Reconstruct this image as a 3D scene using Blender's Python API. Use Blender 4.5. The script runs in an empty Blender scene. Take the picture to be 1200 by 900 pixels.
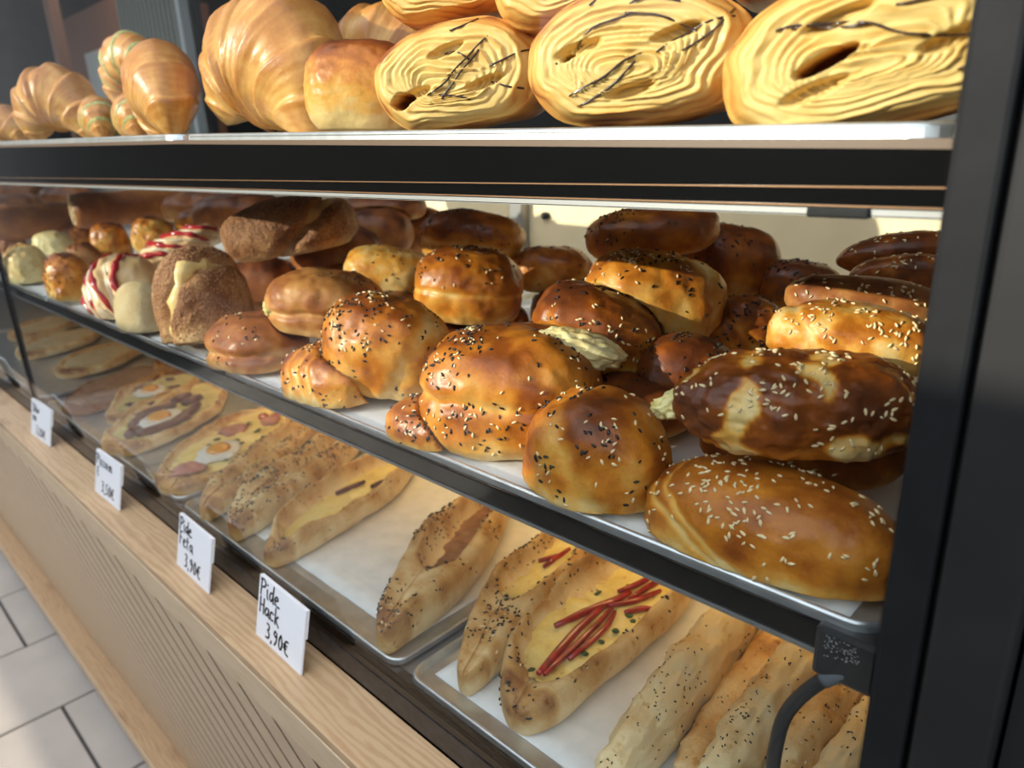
import bpy, math, random
import numpy as np
from mathutils import Vector, Matrix

# ------------------------------------------------------------------ camera, world, sun, exposure
S = 0.275            # metres per layout unit (one unit = distance camera to tray edge)
EYE = 4.15           # eye height above the floor, in units
def W(x, y, z):      # layout units (origin at the eye) -> metres, floor at z = 0
    return Vector((x * S, y * S, (z + EYE) * S))
C = bpy.context.scene.collection
sc = bpy.context.scene
RIGHT = Vector((0.71699492, 0.69618525, -0.03527582))
DOWN = Vector((0.19518195, -0.24908238, -0.94861055))
FWD = Vector((-0.66919526, 0.67326374, -0.3144736))
cd = bpy.data.cameras.new('camera'); cam = bpy.data.objects.new('camera', cd); C.objects.link(cam)
m3 = Matrix((RIGHT, -DOWN, -FWD)).transposed()
cam.matrix_world = Matrix.Translation(W(0, 0, 0)) @ m3.to_4x4()
cd.sensor_width = 36; cd.lens = 840 / 1200 * 36; cd.clip_start = 0.02
cd.dof.use_dof = True; cd.dof.focus_distance = 0.42; cd.dof.aperture_fstop = 9.0
sc.camera = cam

world = bpy.data.worlds.new('sky'); sc.world = world; world.use_nodes = True
bg = world.node_tree.nodes['Background']
bg.inputs[0].default_value = (0.80, 0.88, 1.0, 1); bg.inputs[1].default_value = 2.2
sl = bpy.data.lights.new('sun', 'SUN'); sl.energy = 5.4; sl.color = (1.0, 0.93, 0.80); sl.angle = math.radians(0.6)
sun = bpy.data.objects.new('sun', sl); C.objects.link(sun)
SUN_DIR = Vector((0.50, 1.0, -0.34)).normalized()
sun.rotation_euler = SUN_DIR.to_track_quat('-Z', 'Y').to_euler()
sun.location = (0, -3, 4)
vs = sc.view_settings
sc.display_settings.display_device = 'sRGB'
vs.view_transform = 'Standard'; vs.look = 'None'; vs.gamma = 1.0; vs.exposure = 0.2
try: vs.use_curve_mapping = False
except Exception: pass

rnd = random.Random(7)

# ------------------------------------------------------------------ numpy noise
_perm = np.random.RandomState(3).permutation(256); _perm = np.concatenate([_perm, _perm, _perm])
_grad = np.random.RandomState(4).randn(256, 3); _grad /= np.linalg.norm(_grad, axis=1)[:, None]
def noise(p):
    p = np.asarray(p, float); i = np.floor(p).astype(int); f = p - i; u = f * f * f * (f * (f * 6 - 15) + 10)
    i &= 255; out = 0
    for dx in (0, 1):
        for dy in (0, 1):
            for dz in (0, 1):
                h = _perm[_perm[_perm[(i[:, 0] + dx) & 255] + ((i[:, 1] + dy) & 255)] + ((i[:, 2] + dz) & 255)]
                g = (_grad[h] * (f - np.array([dx, dy, dz]))).sum(1)
                w = (u[:, 0] if dx else 1 - u[:, 0]) * (u[:, 1] if dy else 1 - u[:, 1]) * (u[:, 2] if dz else 1 - u[:, 2])
                out = out + w * g
    return out * 1.6
def fbm(p, o=3):
    a = 1.0; r = 0; p = np.asarray(p, float)
    for k in range(o):
        r = r + a * noise(p + 17.3 * k); p = p * 2.03; a *= 0.5
    return r
def sstep(a, b, x):
    t = np.clip((x - a) / (b - a), 0, 1); return t * t * (3 - 2 * t)

# ------------------------------------------------------------------ materials
MATS = {}
def nmat(name):
    m = bpy.data.materials.new(name); m.use_nodes = True
    nt = m.node_tree; b = nt.nodes['Principled BSDF']; MATS[name] = m
    return m, nt, b
def N(nt, typ, **kw):
    n = nt.nodes.new(typ)
    for k, v in kw.items():
        if k.startswith('i_'):
            key = k[2:]; key = int(key) if key.isdigit() else key
            n.inputs[key].default_value = v
        else: setattr(n, k, v)
    return n
def ramp(nt, stops):
    r = nt.nodes.new('ShaderNodeValToRGB'); e = r.color_ramp.elements
    while len(e) < len(stops): e.new(0.5)
    for k, (p, c) in enumerate(stops):
        e[k].position = p; e[k].color = (c[0], c[1], c[2], 1)
    return r
def plain(name, col, rough=0.5, metal=0.0, noise_amt=0.0, nscale=40, bump=0.0, spec=0.5, emit=0.0, coat=0.0):
    m, nt, b = nmat(name)
    b.inputs['Base Color'].default_value = (*col, 1); b.inputs['Roughness'].default_value = rough
    b.inputs['Metallic'].default_value = metal; b.inputs['Specular IOR Level'].default_value = spec
    b.inputs['Coat Weight'].default_value = coat
    if noise_amt or bump:
        tc = N(nt, 'ShaderNodeTexCoord'); nz = N(nt, 'ShaderNodeTexNoise', i_Scale=nscale, i_Detail=5.0)
        nt.links.new(tc.outputs['Object'], nz.inputs['Vector'])
        if noise_amt:
            lo = [max(0, c * (1 - noise_amt)) for c in col]; hi = [min(1, c * (1 + noise_amt)) for c in col]
            r = ramp(nt, [(0.3, lo), (0.7, hi)])
            nt.links.new(nz.outputs['Fac'], r.inputs['Fac']); nt.links.new(r.outputs['Color'], b.inputs['Base Color'])
        if bump:
            bp = N(nt, 'ShaderNodeBump', i_Strength=bump, i_Distance=0.002)
            nt.links.new(nz.outputs['Fac'], bp.inputs['Height']); nt.links.new(bp.outputs['Normal'], b.inputs['Normal'])
    if emit:
        b.inputs['Emission Color'].default_value = (*col, 1); b.inputs['Emission Strength'].default_value = emit
    return m
def bread(name, stops, rough=0.38, famt=0.22, amt=0.22, nscale=55, bump=0.35, fine=420, coat=0.14, spots=0.0):
    """crust colour follows the baked amount stored in the mesh ('crust') plus blisters"""
    m, nt, b = nmat(name); L = nt.links.new
    at = N(nt, 'ShaderNodeAttribute', attribute_name='crust')
    tc = N(nt, 'ShaderNodeTexCoord')
    n1 = N(nt, 'ShaderNodeTexNoise', i_Scale=nscale, i_Detail=6.0, i_Roughness=0.6)
    n2 = N(nt, 'ShaderNodeTexNoise', i_Scale=fine, i_Detail=4.0, i_Roughness=0.7)
    L(tc.outputs['Object'], n1.inputs['Vector']); L(tc.outputs['Object'], n2.inputs['Vector'])
    a1 = N(nt, 'ShaderNodeMath', operation='MULTIPLY_ADD'); a1.inputs[1].default_value = amt * 2; a1.inputs[2].default_value = -amt
    L(n1.outputs['Fac'], a1.inputs[0])
    a2 = N(nt, 'ShaderNodeMath', operation='ADD'); L(at.outputs['Fac'], a2.inputs[0]); L(a1.outputs[0], a2.inputs[1])
    a3 = N(nt, 'ShaderNodeMath', operation='MULTIPLY_ADD'); a3.inputs[1].default_value = famt; a3.inputs[2].default_value = -famt / 2
    L(n2.outputs['Fac'], a3.inputs[0])
    a4 = N(nt, 'ShaderNodeMath', operation='ADD'); L(a2.outputs[0], a4.inputs[0]); L(a3.outputs[0], a4.inputs[1])
    last = a4
    if spots:
        vo = N(nt, 'ShaderNodeTexNoise', i_Scale=130.0, i_Detail=2.0); L(tc.outputs['Object'], vo.inputs['Vector'])
        mr = N(nt, 'ShaderNodeMapRange'); mr.inputs[1].default_value = 0.62; mr.inputs[2].default_value = 0.72; mr.inputs[4].default_value = spots
        L(vo.outputs['Fac'], mr.inputs[0])
        a5 = N(nt, 'ShaderNodeMath', operation='ADD'); L(a4.outputs[0], a5.inputs[0]); L(mr.outputs[0], a5.inputs[1]); last = a5
    r = ramp(nt, stops); L(last.outputs[0], r.inputs['Fac']); L(r.outputs['Color'], b.inputs['Base Color'])
    b.inputs['Roughness'].default_value = rough; b.inputs['Specular IOR Level'].default_value = 0.32; b.inputs['Coat Weight'].default_value = coat; b.inputs['Coat Roughness'].default_value = 0.28
    b.inputs['Subsurface Weight'].default_value = 0.0
    mixn = N(nt, 'ShaderNodeMath', operation='MULTIPLY_ADD'); mixn.inputs[1].default_value = 0.35
    L(n2.outputs['Fac'], mixn.inputs[0]); L(n1.outputs['Fac'], mixn.inputs[2])
    bp = N(nt, 'ShaderNodeBump', i_Strength=bump, i_Distance=0.0022); L(mixn.outputs[0], bp.inputs['Height'])
    L(bp.outputs['Normal'], b.inputs['Normal'])
    return m
GOLD = [(0.0, (0.78, 0.55, 0.22)), (0.25, (0.70, 0.355, 0.065)), (0.48, (0.53, 0.180, 0.016)), (0.74, (0.27, 0.066, 0.007)), (1.0, (0.12, 0.030, 0.008))]
BROWN = [(0.0, (0.68, 0.41, 0.15)), (0.3, (0.50, 0.225, 0.06)), (0.55, (0.32, 0.105, 0.024)), (0.8, (0.22, 0.065, 0.018)), (1.0, (0.08, 0.02, 0.008))]
PASTRY = [(0.0, (0.66, 0.42, 0.12)), (0.22, (0.75, 0.53, 0.19)), (0.5, (0.70, 0.41, 0.105)), (0.74, (0.62, 0.27, 0.055)), (1.0, (0.26, 0.07, 0.015))]
CROIS = [(0.0, (0.78, 0.54, 0.22)), (0.35, (0.70, 0.38, 0.105)), (0.65, (0.52, 0.21, 0.04)), (1.0, (0.30, 0.09, 0.02))]
DOUGH = [(0.0, (0.84, 0.71, 0.45)), (0.4, (0.78, 0.59, 0.31)), (0.7, (0.56, 0.31, 0.10)), (1.0, (0.24, 0.085, 0.025))]
bread('gold_crust', GOLD); bread('brown_crust', BROWN, coat=0.12, rough=0.5); bread('layered_dough', PASTRY, amt=0.12, rough=0.45, coat=0.1, bump=0.25)
bread('croissant_crust', CROIS, amt=0.14, nscale=90, bump=0.3, coat=0.2)
bread('pide_dough', DOUGH, amt=0.2, nscale=60, coat=0.05, rough=0.55, spots=0.18)
bread('pale_cheese', [(0.0, (0.85, 0.74, 0.40)), (0.5, (0.80, 0.62, 0.26)), (0.85, (0.62, 0.36, 0.10)), (1, (0.35, 0.14, 0.03))], amt=0.25, nscale=110, coat=0.2, bump=0.6, spots=0.3)
bread('danish_dough', [(0.0, (0.84, 0.62, 0.36)), (0.5, (0.76, 0.47, 0.20)), (1, (0.45, 0.18, 0.05))], amt=0.25, nscale=110, coat=0.4, bump=0.5)
bread('melted_cheese', [(0.0, (0.90, 0.76, 0.34)), (0.45, (0.86, 0.66, 0.20)), (0.8, (0.66, 0.40, 0.10)), (1, (0.42, 0.18, 0.05))], amt=0.32, nscale=90, coat=0.6, rough=0.28, bump=0.8, spots=0.3)
bread('mince_filling', [(0.0, (0.40, 0.20, 0.10)), (0.5, (0.22, 0.10, 0.06)), (1, (0.10, 0.04, 0.03))], amt=0.35, nscale=160, coat=0.3, bump=0.9)
bread('green_filling', [(0.0, (0.74, 0.62, 0.26)), (0.45, (0.56, 0.48, 0.16)), (0.75, (0.26, 0.25, 0.08)), (1, (0.07, 0.07, 0.03))], amt=0.45, nscale=120, coat=0.2, bump=0.7)
bread('pale_loaf', [(0.0, (0.60, 0.48, 0.28)), (0.6, (0.50, 0.36, 0.17)), (1, (0.34, 0.20, 0.08))], amt=0.15, nscale=300, coat=0.0, rough=0.8, bump=0.8)
bread('grey_crust', [(0.0, (0.68, 0.50, 0.28)), (0.5, (0.48, 0.29, 0.13)), (1, (0.26, 0.13, 0.05))], amt=0.25, nscale=120, coat=0.0, rough=0.75, bump=0.5)
bread('sesame_crust', [(0.0, (0.66, 0.42, 0.20)), (0.3, (0.42, 0.20, 0.075)), (0.55, (0.21, 0.075, 0.024)), (1, (0.10, 0.03, 0.012))], famt=1.3, fine=520, bump=0.9, rough=0.6, coat=0.0)
plain('black_seed', (0.012, 0.010, 0.009), 0.45); plain('sesame_seed', (0.80, 0.62, 0.34), 0.45, noise_amt=0.12)
plain('brown_sesame', (0.48, 0.25, 0.11), 0.5, noise_amt=0.3, nscale=400)
plain('chocolate', (0.045, 0.018, 0.010), 0.22, coat=0.4)
plain('red_jam', (0.42, 0.012, 0.018), 0.18, noise_amt=0.4, nscale=90, coat=0.6); plain('icing', (0.82, 0.70, 0.50), 0.35)
plain('red_pepper', (0.36, 0.022, 0.016), 0.3, noise_amt=0.45, nscale=120, coat=0.4); plain('herb', (0.05, 0.09, 0.02), 0.6)
plain('egg_white', (0.80, 0.78, 0.70), 0.3, noise_amt=0.08, nscale=100, bump=0.4); plain('egg_yolk', (0.80, 0.34, 0.015), 0.25, coat=0.5)
plain('sausage', (0.11, 0.014, 0.012), 0.35, noise_amt=0.35, nscale=150); plain('pink_ham', (0.50, 0.20, 0.16), 0.4, noise_amt=0.3, nscale=60)
plain('pistachio', (0.40, 0.38, 0.13), 0.6, noise_amt=0.4, nscale=200)
plain('black_frame', (0.011, 0.0115, 0.012), 0.6, noise_amt=0.15, nscale=60, bump=0.06, spec=0.15)
plain('side_panel_grey', (0.019, 0.0185, 0.018), 0.55, noise_amt=0.12, nscale=25, bump=0.08, spec=0.2)
plain('gloss_black', (0.005, 0.005, 0.0055), 0.12); plain('rubber_black', (0.018, 0.019, 0.021), 0.42)
plain('matte_black', (0.008, 0.008, 0.008), 0.8)
plain('aluminium', (0.62, 0.63, 0.64), 0.33, metal=0.85, noise_amt=0.12, nscale=70, bump=0.05)
plain('grey_lip', (0.42, 0.41, 0.40), 0.4, metal=0.5); plain('brown_strip', (0.16, 0.10, 0.065), 0.4)
plain('copper_line', (0.34, 0.18, 0.09), 0.35, metal=0.4)
plain('parchment', (0.74, 0.72, 0.69), 0.7, noise_amt=0.08, nscale=50, bump=0.25)
plain('cream_panel', (0.82, 0.66, 0.40), 0.55, noise_amt=0.06, nscale=15); plain('dark_panel', (0.050, 0.034, 0.026), 0.5, noise_amt=0.3, nscale=12)
plain('steel_grey', (0.30, 0.29, 0.28), 0.4, metal=0.6); plain('granite', (0.020, 0.018, 0.019), 0.3, noise_amt=0.8, nscale=160)
plain('card_white', (0.90, 0.90, 0.91), 0.45); plain('ink', (0.012, 0.012, 0.016), 0.5); plain('tape_grey', (0.10, 0.115, 0.13), 0.5)
plain('label_black', (0.020, 0.020, 0.022), 0.35); plain('worn_print', (0.35, 0.35, 0.34), 0.5)
plain('grout', (0.07, 0.065, 0.06), 0.9); plain('tile', (0.49, 0.425, 0.36), 0.55, noise_amt=0.08, nscale=9, bump=0.05)
plain('paving', (0.075, 0.07, 0.065), 0.7, noise_amt=0.15, nscale=6); plain('facade', (0.09, 0.08, 0.07), 0.8, noise_amt=0.15, nscale=2)
plain('dark_wall', (0.045, 0.048, 0.050), 0.6, noise_amt=0.3, nscale=3); plain('fins', (0.26, 0.27, 0.23), 0.5); plain('reddish_wood', (0.22, 0.10, 0.06), 0.5)
plain('window_dark', (0.03, 0.035, 0.045), 0.1); plain('ceiling_dark', (0.09, 0.085, 0.08), 0.8); plain('pale_board', (0.50, 0.52, 0.50), 0.5); plain('groove_shade', (0.17, 0.10, 0.06), 0.8); plain('white_paint', (0.8, 0.79, 0.76), 0.5)

def wood(name, stops, scale, rot=(0, 0, 0), knots=False, rough=0.45):
    m, nt, b = nmat(name); L = nt.links.new
    tc = N(nt, 'ShaderNodeTexCoord'); mp = N(nt, 'ShaderNodeMapping'); mp.inputs['Scale'].default_value = scale; mp.inputs['Rotation'].default_value = rot
    L(tc.outputs['Object'], mp.inputs['Vector'])
    n0 = N(nt, 'ShaderNodeTexNoise', i_Scale=1.3, i_Detail=3.0); L(mp.outputs[0], n0.inputs['Vector'])
    wv = N(nt, 'ShaderNodeTexWave', i_Scale=1.6, i_Distortion=16.0, i_Detail=3.0); wv.inputs['Detail Scale'].default_value = 0.8
    wv.bands_direction = 'Y'; L(mp.outputs[0], wv.inputs['Vector'])
    n1 = N(nt, 'ShaderNodeTexNoise', i_Scale=9.0, i_Detail=8.0, i_Roughness=0.7); L(mp.outputs[0], n1.inputs['Vector'])
    a = N(nt, 'ShaderNodeMath', operation='MULTIPLY_ADD'); a.inputs[1].default_value = 0.35; L(wv.outputs['Fac'], a.inputs[0]); L(n1.outputs['Fac'], a.inputs[2])
    a2 = N(nt, 'ShaderNodeMath', operation='MULTIPLY_ADD'); a2.inputs[1].default_value = 0.5; L(n0.outputs['Fac'], a2.inputs[0]); L(a.outputs[0], a2.inputs[2])
    last = a2
    if knots:
        mk = N(nt, 'ShaderNodeMapping'); mk.inputs['Scale'].default_value = (5.0, 11.0, 5.0); L(tc.outputs['Object'], mk.inputs['Vector'])
        vo = N(nt, 'ShaderNodeTexVoronoi', i_Scale=1.0); L(mk.outputs[0], vo.inputs['Vector'])
        mr = N(nt, 'ShaderNodeMapRange'); mr.inputs[1].default_value = 0.05; mr.inputs[2].default_value = 0.22; mr.inputs[3].default_value = 0.5; mr.inputs[4].default_value = 0.0
        L(vo.outputs['Distance'], mr.inputs[0])
        a3 = N(nt, 'ShaderNodeMath', operation='SUBTRACT'); L(a2.outputs[0], a3.inputs[0]); L(mr.outputs[0], a3.inputs[1]); last = a3
    r = ramp(nt, stops); L(last.outputs[0], r.inputs['Fac']); L(r.outputs['Color'], b.inputs['Base Color'])
    b.inputs['Roughness'].default_value = rough
    bp = N(nt, 'ShaderNodeBump', i_Strength=0.12, i_Distance=0.001); L(last.outputs[0], bp.inputs['Height']); L(bp.outputs['Normal'], b.inputs['Normal'])
    return m
OAK = [(0.25, (0.24, 0.13, 0.065)), (0.6, (0.44, 0.262, 0.13)), (0.9, (0.51, 0.32, 0.165)), (1.0, (0.56, 0.37, 0.20))]
PALE = [(0.3, (0.46, 0.30, 0.18)), (0.7, (0.59, 0.425, 0.255)), (1.0, (0.65, 0.48, 0.30))]
wood('oak_plank', OAK, (4, 30, 30), knots=True); wood('pale_oak', PALE, (4, 40, 40)); wood('slat_oak', PALE, (6, 6, 40), rot=(0, math.radians(45), 0))
def glass_mat():
    m = bpy.data.materials.new('case_glass'); m.use_nodes = True; nt = m.node_tree; nt.nodes.clear(); L = nt.links.new
    o = N(nt, 'ShaderNodeOutputMaterial'); t = N(nt, 'ShaderNodeBsdfTransparent'); t.inputs[0].default_value = (0.96, 0.975, 0.965, 1)
    g = N(nt, 'ShaderNodeBsdfGlossy'); g.inputs['Roughness'].default_value = 0.0
    fr = N(nt, 'ShaderNodeFresnel', i_IOR=1.45); mx = N(nt, 'ShaderNodeMixShader')
    ge = N(nt, 'ShaderNodeNewGeometry'); mp = N(nt, 'ShaderNodeMapRange'); mp.inputs[3].default_value = 1.36; mp.inputs[4].default_value = 1 / 1.36
    L(ge.outputs['Backfacing'], mp.inputs[0]); L(mp.outputs[0], fr.inputs[0])   # same reflectance on both faces of the thin pane
    iv = N(nt, 'ShaderNodeMath', operation='SUBTRACT'); iv.inputs[0].default_value = 1.0; L(ge.outputs['Backfacing'], iv.inputs[1])
    mu = N(nt, 'ShaderNodeMath', operation='MULTIPLY'); L(fr.outputs[0], mu.inputs[0]); L(iv.outputs[0], mu.inputs[1])   # coated inner face
    L(mu.outputs[0], mx.inputs[0]); L(t.outputs[0], mx.inputs[1]); L(g.outputs[0], mx.inputs[2]); L(mx.outputs[0], o.inputs[0])
    MATS['case_glass'] = m
glass_mat()

# ------------------------------------------------------------------ object helpers
def mesh_obj(name, V, F, mat, parent=None, loc=None, crust=None, smooth=True):
    """one mesh object from world-space (metre) vertices; origin at loc"""
    V = np.asarray(V, float)
    wl = Vector(loc) if loc is not None else (Vector(parent['_o']) if parent is not None else Vector(V.mean(0)))
    me = bpy.data.meshes.new(name)
    me.from_pydata((V - np.array(wl)).tolist(), [], F.tolist() if hasattr(F, 'tolist') else F)
    if smooth: me.polygons.foreach_set('use_smooth', [True] * len(me.polygons))
    if crust is not None:
        a = me.attributes.new('crust', 'FLOAT', 'POINT'); a.data.foreach_set('value', np.asarray(crust, np.float32))
    me.materials.append(MATS[mat]); me.update()
    o = bpy.data.objects.new(name, me); C.objects.link(o)
    if parent is not None:
        o.parent = parent; o.location = wl - Vector(parent['_w'])
        o['_w'] = tuple(wl)
    else:
        o.location = wl; o['_w'] = tuple(wl)
    o['_o'] = tuple(wl)
    return o
def tag(o, label=None, cat=None, group=None, kind=None):
    if label: o['label'] = label
    if cat: o['category'] = cat
    if group: o['group'] = group
    if kind: o['kind'] = kind
    return o
def empty(name, loc, label, cat, group=None):
    o = bpy.data.objects.new(name, None); C.objects.link(o); o.location = loc; o['_w'] = tuple(loc); o['_o'] = tuple(loc)
    o.empty_display_size = 0.02
    return tag(o, label, cat, group)
BOXF = [[0, 3, 2, 1], [4, 5, 6, 7], [0, 1, 5, 4], [1, 2, 6, 5], [2, 3, 7, 6], [3, 0, 4, 7]]
def hexa(bot, top):  # eight layout-unit corners -> world verts, faces
    return np.array([W(*p) for p in bot] + [W(*p) for p in top]), [f[:] for f in BOXF]
def box(x0, x1, y0, y1, z0, z1):
    return hexa([(x0, y0, z0), (x1, y0, z0), (x1, y1, z0), (x0, y1, z0)], [(x0, y0, z1), (x1, y0, z1), (x1, y1, z1), (x0, y1, z1)])
def join(*vf):
    V = []; F = []; n = 0
    for v, f in vf:
        V.append(np.asarray(v)); F += [[i + n for i in q] for q in f]; n += len(v)
    return np.concatenate(V), F
def boxo(name, b, mat, parent=None, bevel=0.0, loc=None):
    V, F = box(*b)
    o = mesh_obj(name, V, F, mat, parent, loc=loc, smooth=False)
    if bevel:
        md = o.modifiers.new('bevel', 'BEVEL'); md.width = bevel; md.segments = 2; md.limit_method = 'ANGLE'
    return o
def tube(pts, r, n=8, cap=True):
    """tube of metre-space points; r scalar or list"""
    P = np.array([list(p) for p in pts], float); m = len(P); R_ = np.broadcast_to(np.asarray(r, float), (m,))
    T = np.gradient(P, axis=0); T /= np.linalg.norm(T, axis=1)[:, None] + 1e-12
    up = np.array([0.13, 0.21, 0.97]); V = []
    for i in range(m):
        a = np.cross(T[i], up); a /= np.linalg.norm(a) + 1e-12; b = np.cross(T[i], a)
        for k in range(n):
            t = 2 * math.pi * k / n; V.append(P[i] + R_[i] * (a * math.cos(t) + b * math.sin(t)))
    F = []
    for i in range(m - 1):
        for k in range(n):
            k2 = (k + 1) % n; F.append([i * n + k, i * n + k2, (i + 1) * n + k2, (i + 1) * n + k])
    if cap: F.append(list(range(n))[::-1]); F.append([(m - 1) * n + k for k in range(n)])
    return np.array(V), F
def rotm(yaw, pit, rol):
    y, p, r = (math.radians(a) for a in (yaw, pit, rol))
    Rz = np.array([[math.cos(y), -math.sin(y), 0], [math.sin(y), math.cos(y), 0], [0, 0, 1]])
    Rx = np.array([[1, 0, 0], [0, math.cos(p), -math.sin(p)], [0, math.sin(p), math.cos(p)]])
    Ry = np.array([[math.cos(r), 0, math.sin(r)], [0, 1, 0], [-math.sin(r), 0, math.cos(r)]])
    return Rz @ Rx @ Ry
CAMYAW = 44.2
_cs = {}
def cubesphere(n):
    if n in _cs: return _cs[n]
    V = []; F = []; g = np.linspace(-1, 1, n + 1); g = np.tan(g * math.pi / 4)
    idx = {}
    def vid(p):
        k = tuple(np.round(p, 6))
        if k not in idx: idx[k] = len(V); V.append(p)
        return idx[k]
    for ax in range(3):
        for s in (-1, 1):
            for i in range(n):
                for j in range(n):
                    q = []
                    for a, b in ((i, j), (i + 1, j), (i + 1, j + 1), (i, j + 1)):
                        p = [0, 0, 0]; p[ax] = s; p[(ax + 1) % 3] = g[a]; p[(ax + 2) % 3] = g[b]; q.append(vid(p))
                    F.append(q if s > 0 else q[::-1])
    V = np.array(V, float); V /= np.linalg.norm(V, axis=1)[:, None]
    _cs[n] = (V, np.array(F)); return _cs[n]
def vnormals(V, F):
    F = np.asarray(F); a = V[F[:, 2]] - V[F[:, 0]]; b = V[F[:, 3]] - V[F[:, 1]]; fn = np.cross(a, b)
    vn = np.zeros_like(V)
    for k in range(4): np.add.at(vn, F[:, k], fn)
    return vn / (np.linalg.norm(vn, axis=1)[:, None] + 1e-12), np.linalg.norm(fn, axis=1) / 2
def seeds(name, V, F, dens, n, size, mat, parent, seed):
    """n little pointed seeds lying on the surface (V,F) in metres, joined into one part"""
    F = np.asarray(F); rs = np.random.RandomState(seed); vn, ar = vnormals(V, F)
    w = ar * np.clip(dens[F].mean(1), 0, None)
    if w.sum() <= 0: return None
    ids = rs.choice(len(F), n, p=w / w.sum()); a = rs.rand(n, 1); b = rs.rand(n, 1)
    q = V[F[ids]]; p = (q[:, 0] * (1 - a) + q[:, 1] * a) * (1 - b) + (q[:, 3] * (1 - a) + q[:, 2] * a) * b
    nn = vn[F[ids]].mean(1); nn /= np.linalg.norm(nn, axis=1)[:, None] + 1e-12
    t = np.cross(nn, rs.randn(n, 3)); t /= np.linalg.norm(t, axis=1)[:, None] + 1e-12; bt = np.cross(nn, t)
    # drop-shaped seed: rings along t
    prof = [(-1.0, 0.0), (-0.6, 0.62), (0.1, 0.72), (0.7, 0.38), (1.0, 0.0)]; K = 5
    base = [(prof[0][0], 0, 0)]
    for x, r in prof[1:4]:
        for k in range(K):
            th = 2 * math.pi * k / K; base.append((x, r * math.cos(th), r * math.sin(th) * 0.6))
    base.append((1.0, 0, 0)); base = np.array(base)
    bf = []
    for k in range(K): bf.append([0, 1 + (k + 1) % K, 1 + k])
    for r in range(2):
        for k in range(K):
            i0 = 1 + r * K; k2 = (k + 1) % K; bf.append([i0 + k, i0 + k2, i0 + K + k2, i0 + K + k])
    for k in range(K): bf.append([1 + 2 * K + k, 1 + 2 * K + (k + 1) % K, 1 + 3 * K])
    sz = size * (0.8 + 0.4 * rs.rand(n, 1, 1))
    lean = 0.3 * (rs.rand(n, 1) - 0.5)
    t2 = t + lean * nn; off = p + nn * size * 0.22
    VV = off[:, None, :] + sz * (base[None, :, 0:1] * t2[:, None, :] + base[None, :, 1:2] * 0.62 * bt[:, None, :] + base[None, :, 2:3] * nn[:, None, :])
    nb = len(base); FF = []
    for i in range(n): FF += [[j + i * nb for j in f] for f in bf]
    o = mesh_obj(name, VV.reshape(-1, 3), FF, mat, parent, loc=parent['_o'])
    o['kind'] = 'stuff'
    return o

# ------------------------------------------------------------------ structure: street, shop, case
exec_order = []
def structure(name, b, mat, bevel=0.0):
    return tag(boxo(name, b, mat, bevel=bevel), kind='structure')
fl = structure('floor', (-40, 30, -40, 14, -EYE - 0.3, -EYE - 0.02), 'grout')
TW = 1.091; TL = 2.182; tm = {}
def tile(i, y0):
    g = 0.012; x0 = -1.174 * EYE + i * TW
    V, F = box(x0 + g, x0 + TW - g, y0 + g, y0 + TL - g, -EYE - 0.02, -EYE)
    o = mesh_obj('tile', V, F, 'tile', fl, loc=tuple(W(x0, y0, -EYE)), smooth=False)
    md = o.modifiers.new('bevel', 'BEVEL'); md.width = 0.0015; md.segments = 1
for i in range(-9, 8):
    for k in range(-3, 1):
        tile(i, 0.718 + k * TL + (TL / 2 if i % 2 == 0 else 0))
pv = structure('floor_street', (-40, 30, -40, 0.718 - 3 * TL - 0.02, -EYE - 0.02, -EYE + 0.0), 'paving')
structure('wall_opposite', (-40, 30, -40.5, -40, -EYE, 4.6), 'facade')
for k in range(7):
    x = -34 + k * 9
    tag(boxo('window_%d' % (k + 1), (x, x + 4, -40.0, -39.9, -1, 3), 'window_dark'), kind='structure')
# unseen wall added behind the camera to shade the lower half of the case
structure('added_shade_wall', (-40, 26, -4.2, -4.0, -2.575, 1.02), 'facade')
structure('added_shade_pier', (-3.40, -2.0, -4.25, -3.95, -2.575, 1.38), 'facade')  # unseen pier added to raise the shade at the right end
structure('added_shade_base_left', (-40, -15.3, -4.2, -4.0, -EYE, -2.575), 'facade')
structure('added_shade_base_right', (-6.2, 26, -4.2, -4.0, -EYE, -2.575), 'facade')
structure('wall_street_left', (-260, -25, -26, -25, -EYE, 40), 'facade')
structure('wall_back', (-34, 10, 13, 13.3, -EYE, 6), 'dark_wall')
structure('wall_left', (-34.3, -34, 2.8, 13.3, -EYE, 6), 'dark_wall')
structure('wall_right', (10, 10.3, 1.3, 13.3, -EYE, 6), 'dark_wall')
structure('ceiling', (-34.3, 10.3, 1.0, 13.3, 5.2, 5.5), 'ceiling_dark')
structure('wall_front', (-40, 30, 1.0, 1.3, 5.5, 14), 'dark_wall')
structure('wall_front_right', (0.55, 30, 1.0, 1.3, -EYE, 5.5), 'dark_wall')
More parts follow.
